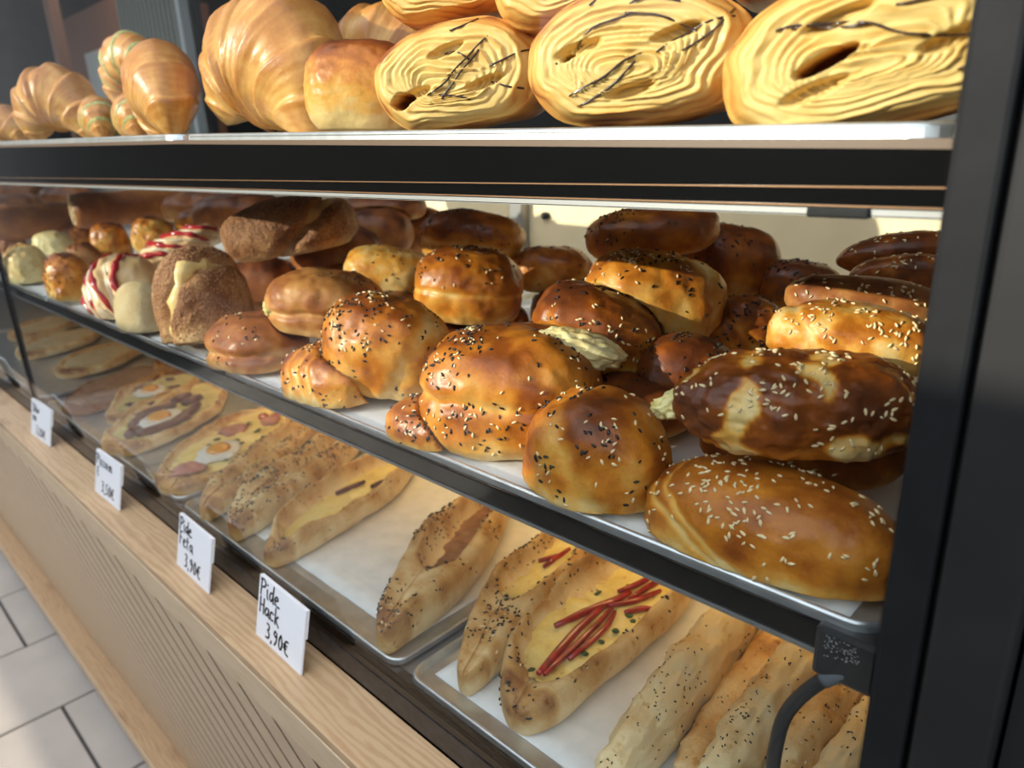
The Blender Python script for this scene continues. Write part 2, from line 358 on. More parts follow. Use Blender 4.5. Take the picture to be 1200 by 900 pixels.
# interior things far behind the top shelf
t = empty('ribbed_screen', W(-13.9, 5.6, -EYE), 'grey green screen of upright fins behind the small croissants, far inside the shop', 'screen')
for k in range(16): boxo('fin', (-15.3 + k * 0.18, -15.2 + k * 0.18, 5.5, 5.65, -EYE, 5.0), 'fins', t)
boxo('frame', (-15.4, -12.4, 5.66, 5.74, -EYE, 5.0), 'dark_wall', t)
tag(boxo('doorway_post', (-12.45, -12.3, 5.35, 5.5, -EYE, 5.2), 'pale_board'), 'thin pale upright post inside the dark shop above the croissants', 'post')
tag(boxo('wooden_beam', (-17.75, -17.45, 5.0, 5.2, -EYE, 5.2), 'reddish_wood'), 'thin reddish brown post inside the dark shop at the far left', 'post')
tag(boxo('reflection_board', (-21.6, -19.1, 6.78, 6.9, 1.5, 2.6), 'pale_board'), 'pale board standing in for a window reflection, fixed to the dark cabinet behind the croissants', 'board')  # pale board in place of window reflection patches on the glass
tag(boxo('dark_cabinet', (-24.5, -19.0, 6.9, 9.0, -EYE, 3.6), 'reddish_wood'), 'dark brown cabinet in the shop behind the pale board', 'cabinet')
o = boxo('added_lamp_panel', (-19, -13, 6.8, 7.4, 5.1, 5.19), 'pale_board'); tag(o, 'flat unseen lamp panel added inside the shop above the screen of fins', 'lamp')
cl = bpy.data.lights.new('added_shop_fill', 'AREA'); cl.shape = 'RECTANGLE'; cl.size = 1.6; cl.size_y = 0.15; cl.energy = 14; cl.color = (1, 0.9, 0.75)  # unseen fill light added to brighten the dark shop interior
clo = bpy.data.objects.new('added_shop_fill', cl); C.objects.link(clo); clo.location = W(-16, 6.0, 5.0); clo.rotation_euler = (0, 0, 0)

# --- display case
case = empty('display_case', W(-2.8, 1.8, -1.58), 'black framed glass display case with three tiers of baked goods', 'display case')
X0, X1 = -14.0, -0.236
def cpart(name, b, mat, bevel=0.0): return boxo(name, b, mat, case, bevel)
cpart('corner_post', (-0.236, -0.182, 0.945, 1.02, -1.60, 2.2), 'black_frame', 0.002)
cpart('side_panel', (-0.175, -0.084, 0.945, 1.10, -3.0, 2.2), 'side_panel_grey', 0.002)
cpart('post_recess', (-0.19, -0.16, 0.975, 1.0, -1.60, 2.2), 'matte_black')
cpart('outer_frame', (-0.078, 0.55, 1.0, 1.35, -EYE, 2.2), 'matte_black')
o = tag(cpart('end_wall', (-0.235, -0.20, 1.02, 3.25, -1.55, 0.9), 'steel_grey'), 'grey steel end wall')
cpart('granite_sill', (X0, X1 + 0.03, 0.945, 1.02, -1.58, -1.485), 'granite', 0.002)
cpart('glass_gasket', (X0, X1 + 0.02, 0.946, 0.972, -1.485, -1.462), 'gloss_black')
cpart('base_plate', (X0, X1, 1.02, 3.20, -1.58, -1.492), 'steel_grey')
def pane(x0, x1):
    V, F = hexa([(x0, 0.945, -1.462), (x1, 0.945, -1.462), (x1, 0.963, -1.462), (x0, 0.963, -1.462)], [(x0, 0.945, 1.3), (x1, 0.945, 1.3), (x1, 0.963, 1.3), (x0, 0.963, 1.3)])
    mesh_obj('glass_pane', V, F, 'case_glass', case, smooth=False)
pane(-5.29, X1 - 0.001); pane(X0, -5.335)
V, F = hexa([(-5.335, 0.94, -1.47), (-5.29, 0.94, -1.47), (-5.29, 0.968, -1.47), (-5.335, 0.968, -1.47)], [(-5.335, 0.94, 1.3), (-5.29, 0.94, 1.3), (-5.29, 0.968, 1.3), (-5.335, 0.968, 1.3)])
tag(mesh_obj('glass_joint', V, F, 'gloss_black', case, smooth=False), 'dark upright joint between two glass panes')
cpart('back_panel', (-4.10, -0.236, 3.20, 3.24, -1.49, -0.02), 'cream_panel')
tag(cpart('back_panel', (X0, -4.11, 3.20, 3.24, -1.49, -0.02), 'dark_panel'), 'dark brown stretch of back panel')
cpart('back_post', (-3.08, -2.98, 3.13, 3.195, -0.71, -0.02), 'steel_grey', 0.002)
for (bx, bz) in ((-2.84, -0.39),):
    V, F = tube([W(bx, 3.205, bz), W(bx, 3.17, bz)], 0.006, 10); mesh_obj('panel_screw', V, F, 'gloss_black', case)
# middle shelf rail
cpart('shelf_rail', (X0, X1, 0.985, 1.03, -0.772, -0.716), 'gloss_black', 0.0015)
cpart('rail_bead', (X0, X1, 0.980, 0.986, -0.770, -0.764), 'steel_grey')
cpart('shelf_board', (X0, X1, 1.04, 3.19, -0.745, -0.733), 'steel_grey')
tag(cpart('rail_end_cap', (-0.33, -0.237, 0.972, 1.03, -0.80, -0.712), 'label_black', 0.002), 'black rail end cap with worn print')
V = []; F = []
for k in range(70):
    x = -0.315 + 0.052 * rnd.random(); z = -0.722 - 0.045 * rnd.random() * (1 - 0.4 * (x + 0.315) / 0.05); w = 0.0009 + 0.0016 * rnd.random()
    v, f = box(x, x + w, 0.9712, 0.9722, z, z + 0.001); V.append((v, f))
Vj, Fj = join(*V); tag(mesh_obj('worn_label', Vj, Fj, 'worn_print', case, smooth=False), 'grey specks of a worn label', kind='stuff')
# warm strip lamp under the middle shelf rail
lamp = tag(cpart('strip_lamp', (X0 + 4, -0.35, 1.93, 1.97, -0.765, -0.750), 'cream_panel'), 'warm strip lamp under the middle shelf')
ml, nt, b = nmat('lamp_glow'); b.inputs['Emission Color'].default_value = (1, 0.62, 0.22, 1); b.inputs['Emission Strength'].default_value = 6.0
lamp.data.materials[0] = ml
al = bpy.data.lights.new('strip_light', 'AREA'); al.shape = 'RECTANGLE'; al.size = 4.6 * S; al.size_y = 0.02; al.energy = 0.55; al.spread = math.radians(120); al.color = (1, 0.66, 0.28)
alo = bpy.data.objects.new('strip_light', al); C.objects.link(alo); alo.location = W(-2.6, 1.95, -0.775); alo.rotation_euler = (0, 0, 0)
# top shelf rail, following the sagging trays
def zt(x): return -0.0043 - 0.0293 * x if x > -2.45 else 0.0685 - 0.020 * (x + 2.45)
def strip(name, ya, yb, lo, hi, mat, x0=-14.0, x1=-0.237):
    parts = []
    xs = [x for x in (x0, -7.0, -2.45, x1) if x0 <= x <= x1]
    for a, c in zip(xs[:-1], xs[1:]):
        g = lambda x, q: q(x) if callable(q) else q
        parts.append(hexa([(a, ya, g(a, lo)), (c, ya, g(c, lo)), (c, yb, g(c, lo)), (a, yb, g(a, lo))], [(a, ya, g(a, hi)), (c, ya, g(c, hi)), (c, yb, g(c, hi)), (a, yb, g(a, hi))]))
    V, F = join(*parts); return mesh_obj(name, V, F, mat, case, smooth=False)
zl = lambda x: max(-0.16, min(zt(x), 0.16))
strip('top_rail', 0.990, 1.04, -0.090, lambda x: zl(x) - 0.024, 'gloss_black')
strip('brown_strip', 0.988, 1.03, lambda x: zl(x) - 0.024, lambda x: zl(x) - 0.012, 'brown_strip')
strip('copper_line', 0.987, 0.991, -0.066, -0.064, 'copper_line')
strip('copper_line', 0.986, 0.991, -0.090, -0.088, 'copper_line')
strip('grey_lip', 0.983, 1.03, -0.102, -0.092, 'grey_lip')
strip('lip_bead', 0.981, 0.984, -0.1005, -0.0995, 'gloss_black')
strip('shelf_board', 1.04, 1.62, lambda x: zl(x) - 0.034, lambda x: zl(x) - 0.022, 'steel_grey')
cpart('rail_clip', (-0.405, -0.325, 0.976, 1.0, -0.104, -0.090), 'matte_black', 0.001)
for (bx, bz) in ((-0.47, -0.075), (-0.36, -0.083), (-0.83, -0.07), (-0.9, -0.05)):
    pass
# black cable at the right end
cp = []
ctrl = [(-0.24, 0.99, -0.775), (-0.285, 0.985, -0.785), (-0.325, 0.98, -0.83), (-0.36, 0.978, -0.90), (-0.372, 0.978, -0.97), (-0.375, 0.98, -1.06), (-0.37, 0.985, -1.2), (-0.36, 1.0, -1.46)]
for i in range(len(ctrl) - 1):
    p0 = np.array(ctrl[max(i - 1, 0)]); p1 = np.array(ctrl[i]); p2 = np.array(ctrl[i + 1]); p3 = np.array(ctrl[min(i + 2, len(ctrl) - 1)])
    for k in range(8):
        u = k / 8; q = 0.5 * ((2 * p1) + (-p0 + p2) * u + (2 * p0 - 5 * p1 + 4 * p2 - p3) * u * u + (-p0 + 3 * p1 - 3 * p2 + p3) * u ** 3); cp.append(W(*q))
cp.append(W(*ctrl[-1]))
V, F = tube(cp, 0.0033, 14)
cable = tag(mesh_obj('power_cable', V, F, 'rubber_black'), 'thick black cable looping down inside the glass by the right post', 'cable')
V, F = tube(cp[6:14], 0.0038, 14); tag(mesh_obj('tape', V, F, 'tape_grey', cable), 'grey blue tape')

# --- wooden counter below the case
WZ = -1.58
ctr = empty('wooden_counter', W(-4, 0.9, -EYE), 'oak shop counter front with diagonal slats under the display case', 'counter')
boxo('plank', (X0, 0.5, 0.757, 0.944, WZ - 0.035, WZ), 'oak_plank', ctr, 0.001)
tag(boxo('front_strip', (X0, 0.5, 0.755, 0.80, WZ - 0.155, WZ - 0.036), 'pale_oak', ctr, 0.001), 'pale front edge strip')
PZ0, PZ1 = -1.74, -3.93
def py(z): return 0.764 + 0.155 * (PZ0 - z)
V, F = hexa([(X0, py(PZ1) + 0.03, PZ1), (0.5, py(PZ1) + 0.03, PZ1), (0.5, py(PZ1) + 0.1, PZ1), (X0, py(PZ1) + 0.1, PZ1)], [(X0, py(PZ0) + 0.03, PZ0), (0.5, py(PZ0) + 0.03, PZ0), (0.5, py(PZ0) + 0.1, PZ0), (X0, py(PZ0) + 0.1, PZ0)])
mesh_obj('panel_board', V, F, 'oak_plank', ctr, smooth=False)
pitch = 0.252; h = PZ0 - PZ1
for k in range(62):
    xs = -15.3 + k * pitch
    a0, a1 = xs + 0.018, xs + pitch - 0.018
    if a0 + h > 0.5: break
    if a1 < X0 - 0.5: continue
    V, F = hexa([(a0 + h, py(PZ1), PZ1), (a1 + h, py(PZ1), PZ1), (a1 + h, py(PZ1) + 0.031, PZ1), (a0 + h, py(PZ1) + 0.031, PZ1)], [(a0, py(PZ0), PZ0), (a1, py(PZ0), PZ0), (a1, py(PZ0) + 0.031, PZ0), (a0, py(PZ0) + 0.031, PZ0)])
    o = mesh_obj('slat', V, F, 'slat_oak', ctr, smooth=False)
    o.data.materials.append(MATS['groove_shade'])  # darker side faces put the groove shade into the colour
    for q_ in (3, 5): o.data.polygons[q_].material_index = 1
boxo('bottom_ledge', (X0, 0.5, 0.945, 1.2, PZ1 - 0.06, PZ1), 'oak_plank', ctr, 0.001)
tag(boxo('ledge_edge', (X0, 0.5, 0.935, 0.945, PZ1 - 0.085, PZ1), 'pale_oak', ctr, 0.001), 'pale edge band of the ledge')
boxo('plinth', (X0, 0.5, 1.0, 1.1, -EYE, PZ1 - 0.06), 'matte_black', ctr)
boxo('counter_body', (X0, 0.5, 1.25, 3.2, -EYE + 0.01, WZ - 0.05), 'matte_black', ctr)

# ------------------------------------------------------------------ trays and paper
def tray(x0, x1, z0, z1, label, y0=1.0, y1=3.1, group='baking trays in the case'):
    """shallow aluminium sheet tray with rolled lip and rounded front corners; z0, z1 = lip height left, right"""
    def zz(x): return z0 + (z1 - z0) * (x - x0) / (x1 - x0)
    t = empty('baking_tray', W((x0 + x1) / 2, (y0 + y1) / 2, (z0 + z1) / 2 - 0.03), label, 'tray', group)
    r = 0.05; loop = []
    for (cx, cy, a0) in ((x0 + r, y0 + r, 180), (x1 - r, y0 + r, 270), (x1 - r, y1 - r, 0), (x0 + r, y1 - r, 90)):
        for k in range(6):
            a = math.radians(a0 + 90 * k / 5); loop.append((cx + r * math.cos(a), cy + r * math.sin(a)))
    n = len(loop); cx, cy = (x0 + x1) / 2, (y0 + y1) / 2
    V = []
    for (ins, dz) in ((0.05, -0.018), (0.012, -0.016), (0.006, -0.002), (-0.004, -0.001), (-0.005, -0.012)):
        for (x, y) in loop:
            xx = x + ins * (1 if x < cx else -1); yy = y + ins * (1 if y < cy else -1)
            V.append(W(xx, yy, zz(xx) + dz))
    F = [list(range(n))]
    for i in range(4):
        for k in range(n):
            k2 = (k + 1) % n; F.append([i * n + k, i * n + k2, (i + 1) * n + k2, (i + 1) * n + k])
    sh = mesh_obj('pan', np.array([list(v) for v in V]), F, 'aluminium', t, smooth=False)
    md = sh.modifiers.new('solid', 'SOLIDIFY'); md.thickness = 0.0009
    pts = [W(x, y, zz(x)) for (x, y) in loop]; pts.append(pts[0])
    V, F = tube(pts, 0.0021, 8, cap=False); mesh_obj('rolled_rim', V, F, 'aluminium', t)
    return t
def paper(x0, x1, z0, z1, label, y0=1.03, y1=3.0, amp=0.004):
    nx, ny = 60, 30; V = []
    g = np.array([[x0 + (x1 - x0) * i / nx, y0 + (y1 - y0) * j / ny] for j in range(ny + 1) for i in range(nx + 1)])
    nz = fbm(np.c_[g * 3.0, np.full(len(g), x0)], 3) * amp
    for (x, y), w in zip(g, nz): V.append(W(x, y, z0 + (z1 - z0) * (x - x0) / (x1 - x0) + abs(w) + 0.0015))
    F = [[j * (nx + 1) + i, j * (nx + 1) + i + 1, (j + 1) * (nx + 1) + i + 1, (j + 1) * (nx + 1) + i] for j in range(ny) for i in range(nx)]
    o = mesh_obj('parchment_sheet', np.array([list(v) for v in V]), F, 'parchment')
    md = o.modifiers.new('solid', 'SOLIDIFY'); md.thickness = 0.0003
    return tag(o, label, 'baking paper', 'parchment sheets lining the trays')
tray(-2.40, -0.25, zt(-2.40), zt(-0.25), 'aluminium tray under the layered pastries on the top tier', y1=1.64); tray(-4.9, -2.50, zt(-4.9) + 0.0, zt(-2.5), 'aluminium tray under the croissants on the top tier', y1=1.64)
tray(-7.4, -5.0, zt(-5.0), zt(-5.0), 'aluminium tray at the far left of the top tier', y1=1.64)
MZ = -0.704
tray(-2.42, -0.25, MZ, MZ, 'aluminium tray under the seeded buns on the middle tier'); tray(-4.62, -2.44, MZ - 0.003, MZ - 0.006, 'darker aluminium tray under the jam pastry on the middle tier')
tray(-7.0, -4.66, MZ, MZ, 'aluminium tray under the far left pastries of the middle tier'); tray(-9.4, -7.05, MZ, MZ, 'aluminium tray farthest left on the middle tier')
paper(-2.36, -0.30, MZ - 0.014, MZ - 0.014, 'white baking paper under the seeded buns'); paper(-4.56, -2.50, MZ - 0.019, MZ - 0.019, 'white baking paper under the jam pastry'); paper(-6.95, -4.72, MZ - 0.014, MZ - 0.014, 'white baking paper under the far left pastries')
LZ = -1.467
tray(-1.47, -0.25, LZ, LZ, 'aluminium tray under the red pepper pide on the bottom tier', y1=3.1); tray(-3.10, -1.53, LZ, LZ, 'aluminium tray under the narrow seeded pides on the bottom tier', y1=3.1)
tray(-5.25, -3.16, LZ, LZ, 'aluminium tray under the egg pides on the bottom tier', y1=3.1); tray(-8.0, -5.38, LZ, LZ, 'aluminium tray of flatbreads left of the glass joint', y1=3.1)
paper(-1.42, -0.28, LZ - 0.014, LZ - 0.014, 'white baking paper under the red pepper pide', y0=1.06); paper(-2.95, -1.60, LZ - 0.014, LZ - 0.014, 'cream baking paper with a bare patch beside the narrow pides', y0=1.10)

# ------------------------------------------------------------------ price cards with handwriting
GL = {
 'P': [[(0, 0), (0.05, 1)], [(-0.05, 0.9), (0.3, 1.05), (0.55, 0.8), (0.4, 0.55), (0.05, 0.5)]],
 'i': [[(0.1, 0.55), (0.12, 0.1), (0.25, 0)], [(0.1, 0.8), (0.13, 0.85)]],
 'd': [[(0.5, 0.5), (0.25, 0.6), (0.05, 0.3), (0.2, 0), (0.45, 0.2), (0.5, 1.0)], [(0.5, 0.4), (0.5, 0.05), (0.6, 0)]],
 'e': [[(0.05, 0.3), (0.45, 0.38), (0.35, 0.6), (0.12, 0.5), (0.08, 0.15), (0.3, 0), (0.6, 0.05)]],
 'H': [[(0.05, 0), (0.05, 1)], [(0.05, 0.5), (0.5, 0.55)], [(0.5, 1), (0.5, 0)]],
 'a': [[(0.5, 0.5), (0.25, 0.6), (0.05, 0.3), (0.2, 0), (0.45, 0.2), (0.5, 0.55)], [(0.5, 0.4), (0.52, 0.05), (0.65, 0)]],
 'c': [[(0.5, 0.5), (0.25, 0.6), (0.05, 0.3), (0.2, 0), (0.5, 0.1)]],
 'k': [[(0.1, 1), (0.1, 0)], [(0.45, 0.6), (0.1, 0.3), (0.55, -0.05)]],
 'F': [[(0.1, 0), (0.1, 1)], [(0.05, 1), (0.5, 1.0)], [(0.1, 0.55), (0.4, 0.55)]],
 't': [[(0.2, 0.9), (0.2, 0.1), (0.35, 0)], [(0, 0.6), (0.42, 0.62)]],
 'n': [[(0.05, 0.55), (0.05, 0)], [(0.05, 0.4), (0.3, 0.6), (0.42, 0.4), (0.45, 0)]],
 'm': [[(0.0, 0.55), (0.02, 0)], [(0.02, 0.4), (0.2, 0.58), (0.3, 0.4), (0.3, 0)], [(0.3, 0.4), (0.5, 0.58), (0.6, 0.4), (0.62, 0)]],
 'z': [[(0.05, 0.55), (0.45, 0.55), (0.05, 0.0), (0.5, 0.03)]],
 'E': [[(0.5, 1), (0.1, 0.95), (0.1, 0.02), (0.5, 0)], [(0.1, 0.5), (0.4, 0.52)]],
 'D': [[(0.1, 0), (0.1, 1)], [(0.0, 1), (0.45, 0.85), (0.55, 0.4), (0.35, 0.05), (0.05, 0)]],
 'o': [[(0.3, 0.6), (0.08, 0.4), (0.12, 0.05), (0.38, 0.02), (0.5, 0.35), (0.3, 0.6)]],
 'ö': [[(0.3, 0.6), (0.08, 0.4), (0.12, 0.05), (0.38, 0.02), (0.5, 0.35), (0.3, 0.6)], [(0.18, 0.8), (0.2, 0.86)], [(0.4, 0.8), (0.42, 0.86)]],
 'w': [[(0, 0.55), (0.12, 0), (0.28, 0.45), (0.42, 0), (0.58, 0.58)]],
 '3': [[(0.1, 0.95), (0.4, 0.95), (0.42, 0.7), (0.2, 0.52), (0.48, 0.4), (0.4, 0.05), (0.05, 0.05)]],
 '9': [[(0.45, 0.8), (0.2, 0.95), (0.08, 0.65), (0.3, 0.5), (0.45, 0.8), (0.42, 0.3), (0.2, 0)]],
 '0': [[(0.3, 0.95), (0.08, 0.6), (0.12, 0.1), (0.38, 0.02), (0.5, 0.5), (0.3, 0.95)]],
 '5': [[(0.48, 0.95), (0.12, 0.95), (0.1, 0.55), (0.4, 0.55), (0.45, 0.15), (0.08, 0.02)]],
 '2': [[(0.08, 0.75), (0.3, 0.95), (0.45, 0.7), (0.08, 0.03), (0.52, 0.05)]],
 ',': [[(0.15, 0.08), (0.08, -0.12)]], '.': [[(0.12, 0.02), (0.16, 0.06)]], ' ': [],
 '€': [[(0.55, 0.9), (0.25, 0.9), (0.12, 0.5), (0.25, 0.08), (0.58, 0.05)], [(0.0, 0.58), (0.42, 0.6)], [(0.0, 0.4), (0.38, 0.42)]],
}
def card(x0, x1, y, lines, label, yaw=0.0):
    hgt = 0.215; lean = 0.05; cx = (x0 + x1) / 2; w = x1 - x0
    t = empty('price_card', W(cx, y, WZ), label, 'price card', 'handwritten price cards along the counter')
    ca, sa = math.cos(math.radians(yaw)), math.sin(math.radians(yaw))
    def P(u, v, d):    # u across, v up the card, d out of it
        lx = (u - 0.5) * w; ly = lean * v - d; lz = hgt * v + d * lean / hgt
        return W(cx + lx * ca - ly * sa, y + lx * sa + ly * ca, WZ + 0.002 + lz)
    def slab(u0, u1, v0, v1, d0, d1):
        return np.array([list(P(*q)) for q in ((u0, v0, d0), (u1, v0, d0), (u1, v0, d1), (u0, v0, d1), (u0, v1, d0), (u1, v1, d0), (u1, v1, d1), (u0, v1, d1))]), [f[:] for f in BOXF]
    V, F = slab(0, 1, 0, 1, 0, 0.006); mesh_obj('card', V, F, 'card_white', t, smooth=False)
    V, F = slab(0.0, 1, 0.55, 1.0, -0.007, -0.001); mesh_obj('folded_back', V, F, 'card_white', t, smooth=False)
    b = [P(0.02, 0.0, -0.002), P(0.98, 0.0, -0.002), P(0.98, 0, -0.085), P(0.02, 0, -0.085)]
    V = np.array([list(q) for q in b] + [list(q + Vector((0, 0, 0.0012))) for q in b]); mesh_obj('stand_foot', V, [f[:] for f in BOXF], 'case_glass', t, smooth=False)
    parts = []
    for (txt, u, v, sz) in lines:
        for ch in txt:
            adv = 0.32 if ch in 'i,.' else 0.36 if ch == ' ' else 0.62
            for st in GL.get(ch, []):
                # smooth the stroke, then a flat ribbon of ink
                p = np.array(st, float)
                if len(p) > 2:
                    q = [p[0]]
                    for a, c in zip(p[:-1], p[1:]):
                        for k in (0.33, 0.67, 1.0): q.append(a + (c - a) * k)
                    q = np.array(q)
                    for _ in range(2): q[1:-1] = (q[:-2] + 2 * q[1:-1] + q[2:]) / 4
                    p = q
                tr = [(u + a * sz * 0.72, v + c * sz) for a, c in p]
                hw = 0.015
                for k in range(len(tr) - 1):
                    (a, c), (a2, c2) = tr[k], tr[k + 1]; dx, dy = (a2 - a), (c2 - c); ln = math.hypot(dx, dy) + 1e-9
                    ex, ey = dx / ln * hw * 0.5, dy / ln * hw * 0.5; nx, ny = -dy / ln * hw, dx / ln * hw
                    quad = [(a - ex + nx, c - ey + ny), (a - ex - nx, c - ey - ny), (a2 + ex - nx, c2 + ey - ny), (a2 + ex + nx, c2 + ey + ny)]
                    vv = np.array([list(P(uu, cc, 0.0068)) for uu, cc in quad]); parts.append((vv, [[0, 1, 2, 3]]))
            u += adv * sz * 0.72
    V, F = join(*parts); tag(mesh_obj('handwriting', V, F, 'ink', t, smooth=False), 'black marker handwriting', kind='stuff')
card(-2.14, -1.83, 0.846, [('Pide', 0.05, 0.70, 0.27), ('Hack', 0.05, 0.42, 0.25), ('3,90€', 0.22, 0.09, 0.25)], 'price card reading Pide Hack 3,90€, nearest of the white cards', -1)
card(-2.81, -2.50, 0.842, [('Pide', 0.05, 0.72, 0.24), ('Feta', 0.05, 0.45, 0.24), ('3,90€', 0.24, 0.10, 0.25)], 'price card reading Pide Feta 3,90€, second nearest white card', -1)
card(-3.83, -3.50, 0.846, [('Pizza m.', 0.05, 0.70, 0.22), ('E', 0.07, 0.43, 0.2), ('3,50€', 0.28, 0.12, 0.25)], 'price card reading Pizza m. E, in the middle of the row of cards', 1)
card(-5.04, -4.68, 0.85, [('Döw', 0.1, 0.68, 0.24), ('no', 0.1, 0.44, 0.22), ('3,20€', 0.28, 0.10, 0.24)], 'small price card beside the dark glass joint, second from the left', 2)
card(-6.62, -6.22, 0.845, [('Pizza', 0.06, 0.70, 0.22), ('n', 0.5, 0.44, 0.2), ('3,0€', 0.40, 0.12, 0.24)], 'price card cut by the left edge of the photo', 0)
# ------------------------------------------------------------------ baked goods
SHAPES = []       # analytic bodies already placed: soft dough gives way where it rests against them
PW = 2.5
def inside(V, c, A):
    q = np.abs(np.linalg.solve(A, (V - c).T)).T; return (q ** PW).sum(1) ** (1 / PW)
def yield_to(V, c, skip=0, lim=1.03):
    """press vertices of a new body back towards its own centre until clear of earlier ones"""
    near = [(c2, A2) for c2, A2 in SHAPES if np.linalg.norm(c2 - c) < 0.2]
    if not near: return V
    lo = np.full(len(V), 0.25); hi = np.ones(len(V)); D = V - c
    def bad(t):
        P = c + D * t[:, None]; r = np.zeros(len(V), bool)
        for c2, A2 in near: r |= inside(P, c2, A2) < lim
        return r
    b0 = bad(hi)
    if not b0.any(): return V
    for _ in range(8):
        mid = (lo + hi) / 2; bm = bad(mid); hi = np.where(bm, mid, hi); lo = np.where(bm, lo, mid)
    t = np.where(b0, lo, 1.0); return c + D * t[:, None]
def body(P, s, yaw, pit, rol, shelf, seed, n=24, lump=0.05, fine=0.012, crease=None, base=0.55, top=0.32, patch=0.30, cpale=0.25, lumpf=1.6, stripes=0.0, squeeze=True, world_yaw=False, flat=None, tip=0.0):
    """a soft dough body: rounded block, flat underneath, with lumps, folds and baked crust amounts"""
    D, F = cubesphere(n)
    sh = D / ((np.abs(D) ** PW).sum(1) ** (1 / PW))[:, None]
    fl = flat if flat is not None else (0.3 if shelf else 0.7)
    met = np.array(s) / np.mean(s)
    r = 1 + lump * fbm(D * met * lumpf + seed * 7.1, 3) + fine * fbm(D * met * 7 + seed * 3.3, 2)
    cr = np.zeros(len(D))
    if crease:
        for (nrm, off, depth, wd) in crease:
            nn = np.array(nrm, float); nn /= np.linalg.norm(nn); d = D @ nn - off + 0.06 * noise(D * 2.5 + seed)
            g = np.exp(-(d / wd) ** 2); r -= depth * g; cr += g
    sa = np.array(s); L = sh * (1 + (r - 1)[:, None] * np.minimum(1, sa.min() * 1.4 / sa)[None, :])
    if tip: L[:, 1:] *= (1 - tip * np.abs(L[:, :1]) ** 2.5)
    low = L[:, 2] < -fl; L[:, 2] = np.where(low, -fl + (L[:, 2] + fl) * 0.12, L[:, 2])
    M = rotm(yaw + (0 if world_yaw else CAMYAW), pit, rol); A = M * (np.array(s) * S)
    c = np.array(W(*P)); V = c + L @ A.T
    if squeeze: V = yield_to(V, c)
    SHAPES.append((c, A))
    vn, _ = vnormals(V, F)
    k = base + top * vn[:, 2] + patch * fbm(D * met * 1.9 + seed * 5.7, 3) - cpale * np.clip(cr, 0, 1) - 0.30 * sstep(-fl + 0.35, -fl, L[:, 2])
    if stripes:
        w = fbm(D * met * 1.9 + seed * 1.9, 2); k -= stripes * sstep(0.12, 0.45, w)
    return V, F, k, D, L, vn, c, A
FWDN = np.array(FWD)
def bun(name, P, s, yaw, pit, rol, shelf, seed, label, cat='bun', group=None, mat='gold_crust', black=0, white=0, size=0.0017, dens_c=None, n=24, seedmat='sesame_seed', **kw):
    V, F, k, D, L, vn, c, A = body(P, s, yaw, pit, rol, shelf, seed, n=n, **kw)
    o = tag(mesh_obj(name, V, F, mat, crust=k, loc=c), label, cat, group)
    face = np.clip(vn @ np.array([0.25, -0.52, 0.74]), 0, 1)
    cl = 1.6 * sstep(-0.1, 0.5, noise(D * 2.1 + seed * 2.2) + 0.12)
    d = face ** 1.5 * (0.12 + cl)
    if dens_c is not None: d = d * np.exp(-((D - np.array(dens_c) / np.linalg.norm(dens_c)) ** 2).sum(1) / 0.5)
    if black: seeds('black_seeds', V, F, d, black, size, 'black_seed', o, seed)
    if white: seeds('sesame_seeds', V, F, d, white, size, seedmat, o, seed + 50)
    return o, V, F, D, L, vn, c, A
def dome(name, parent, center, axes, M, mat, seed, crust=0.4, amp=0.15, n=10, freq=3.0):
    """small uneven lump (cheese, egg, jam) in metres"""
    D, F = cubesphere(n); r = 1 + amp * fbm(D * freq + seed, 3)
    V = np.array(center) + (D * r[:, None] * np.array(axes)) @ np.array(M).T
    return mesh_obj(name, V, F, mat, parent, crust=np.full(len(V), crust) + 0.3 * fbm(D * 2 + seed, 2), loc=parent['_o'])
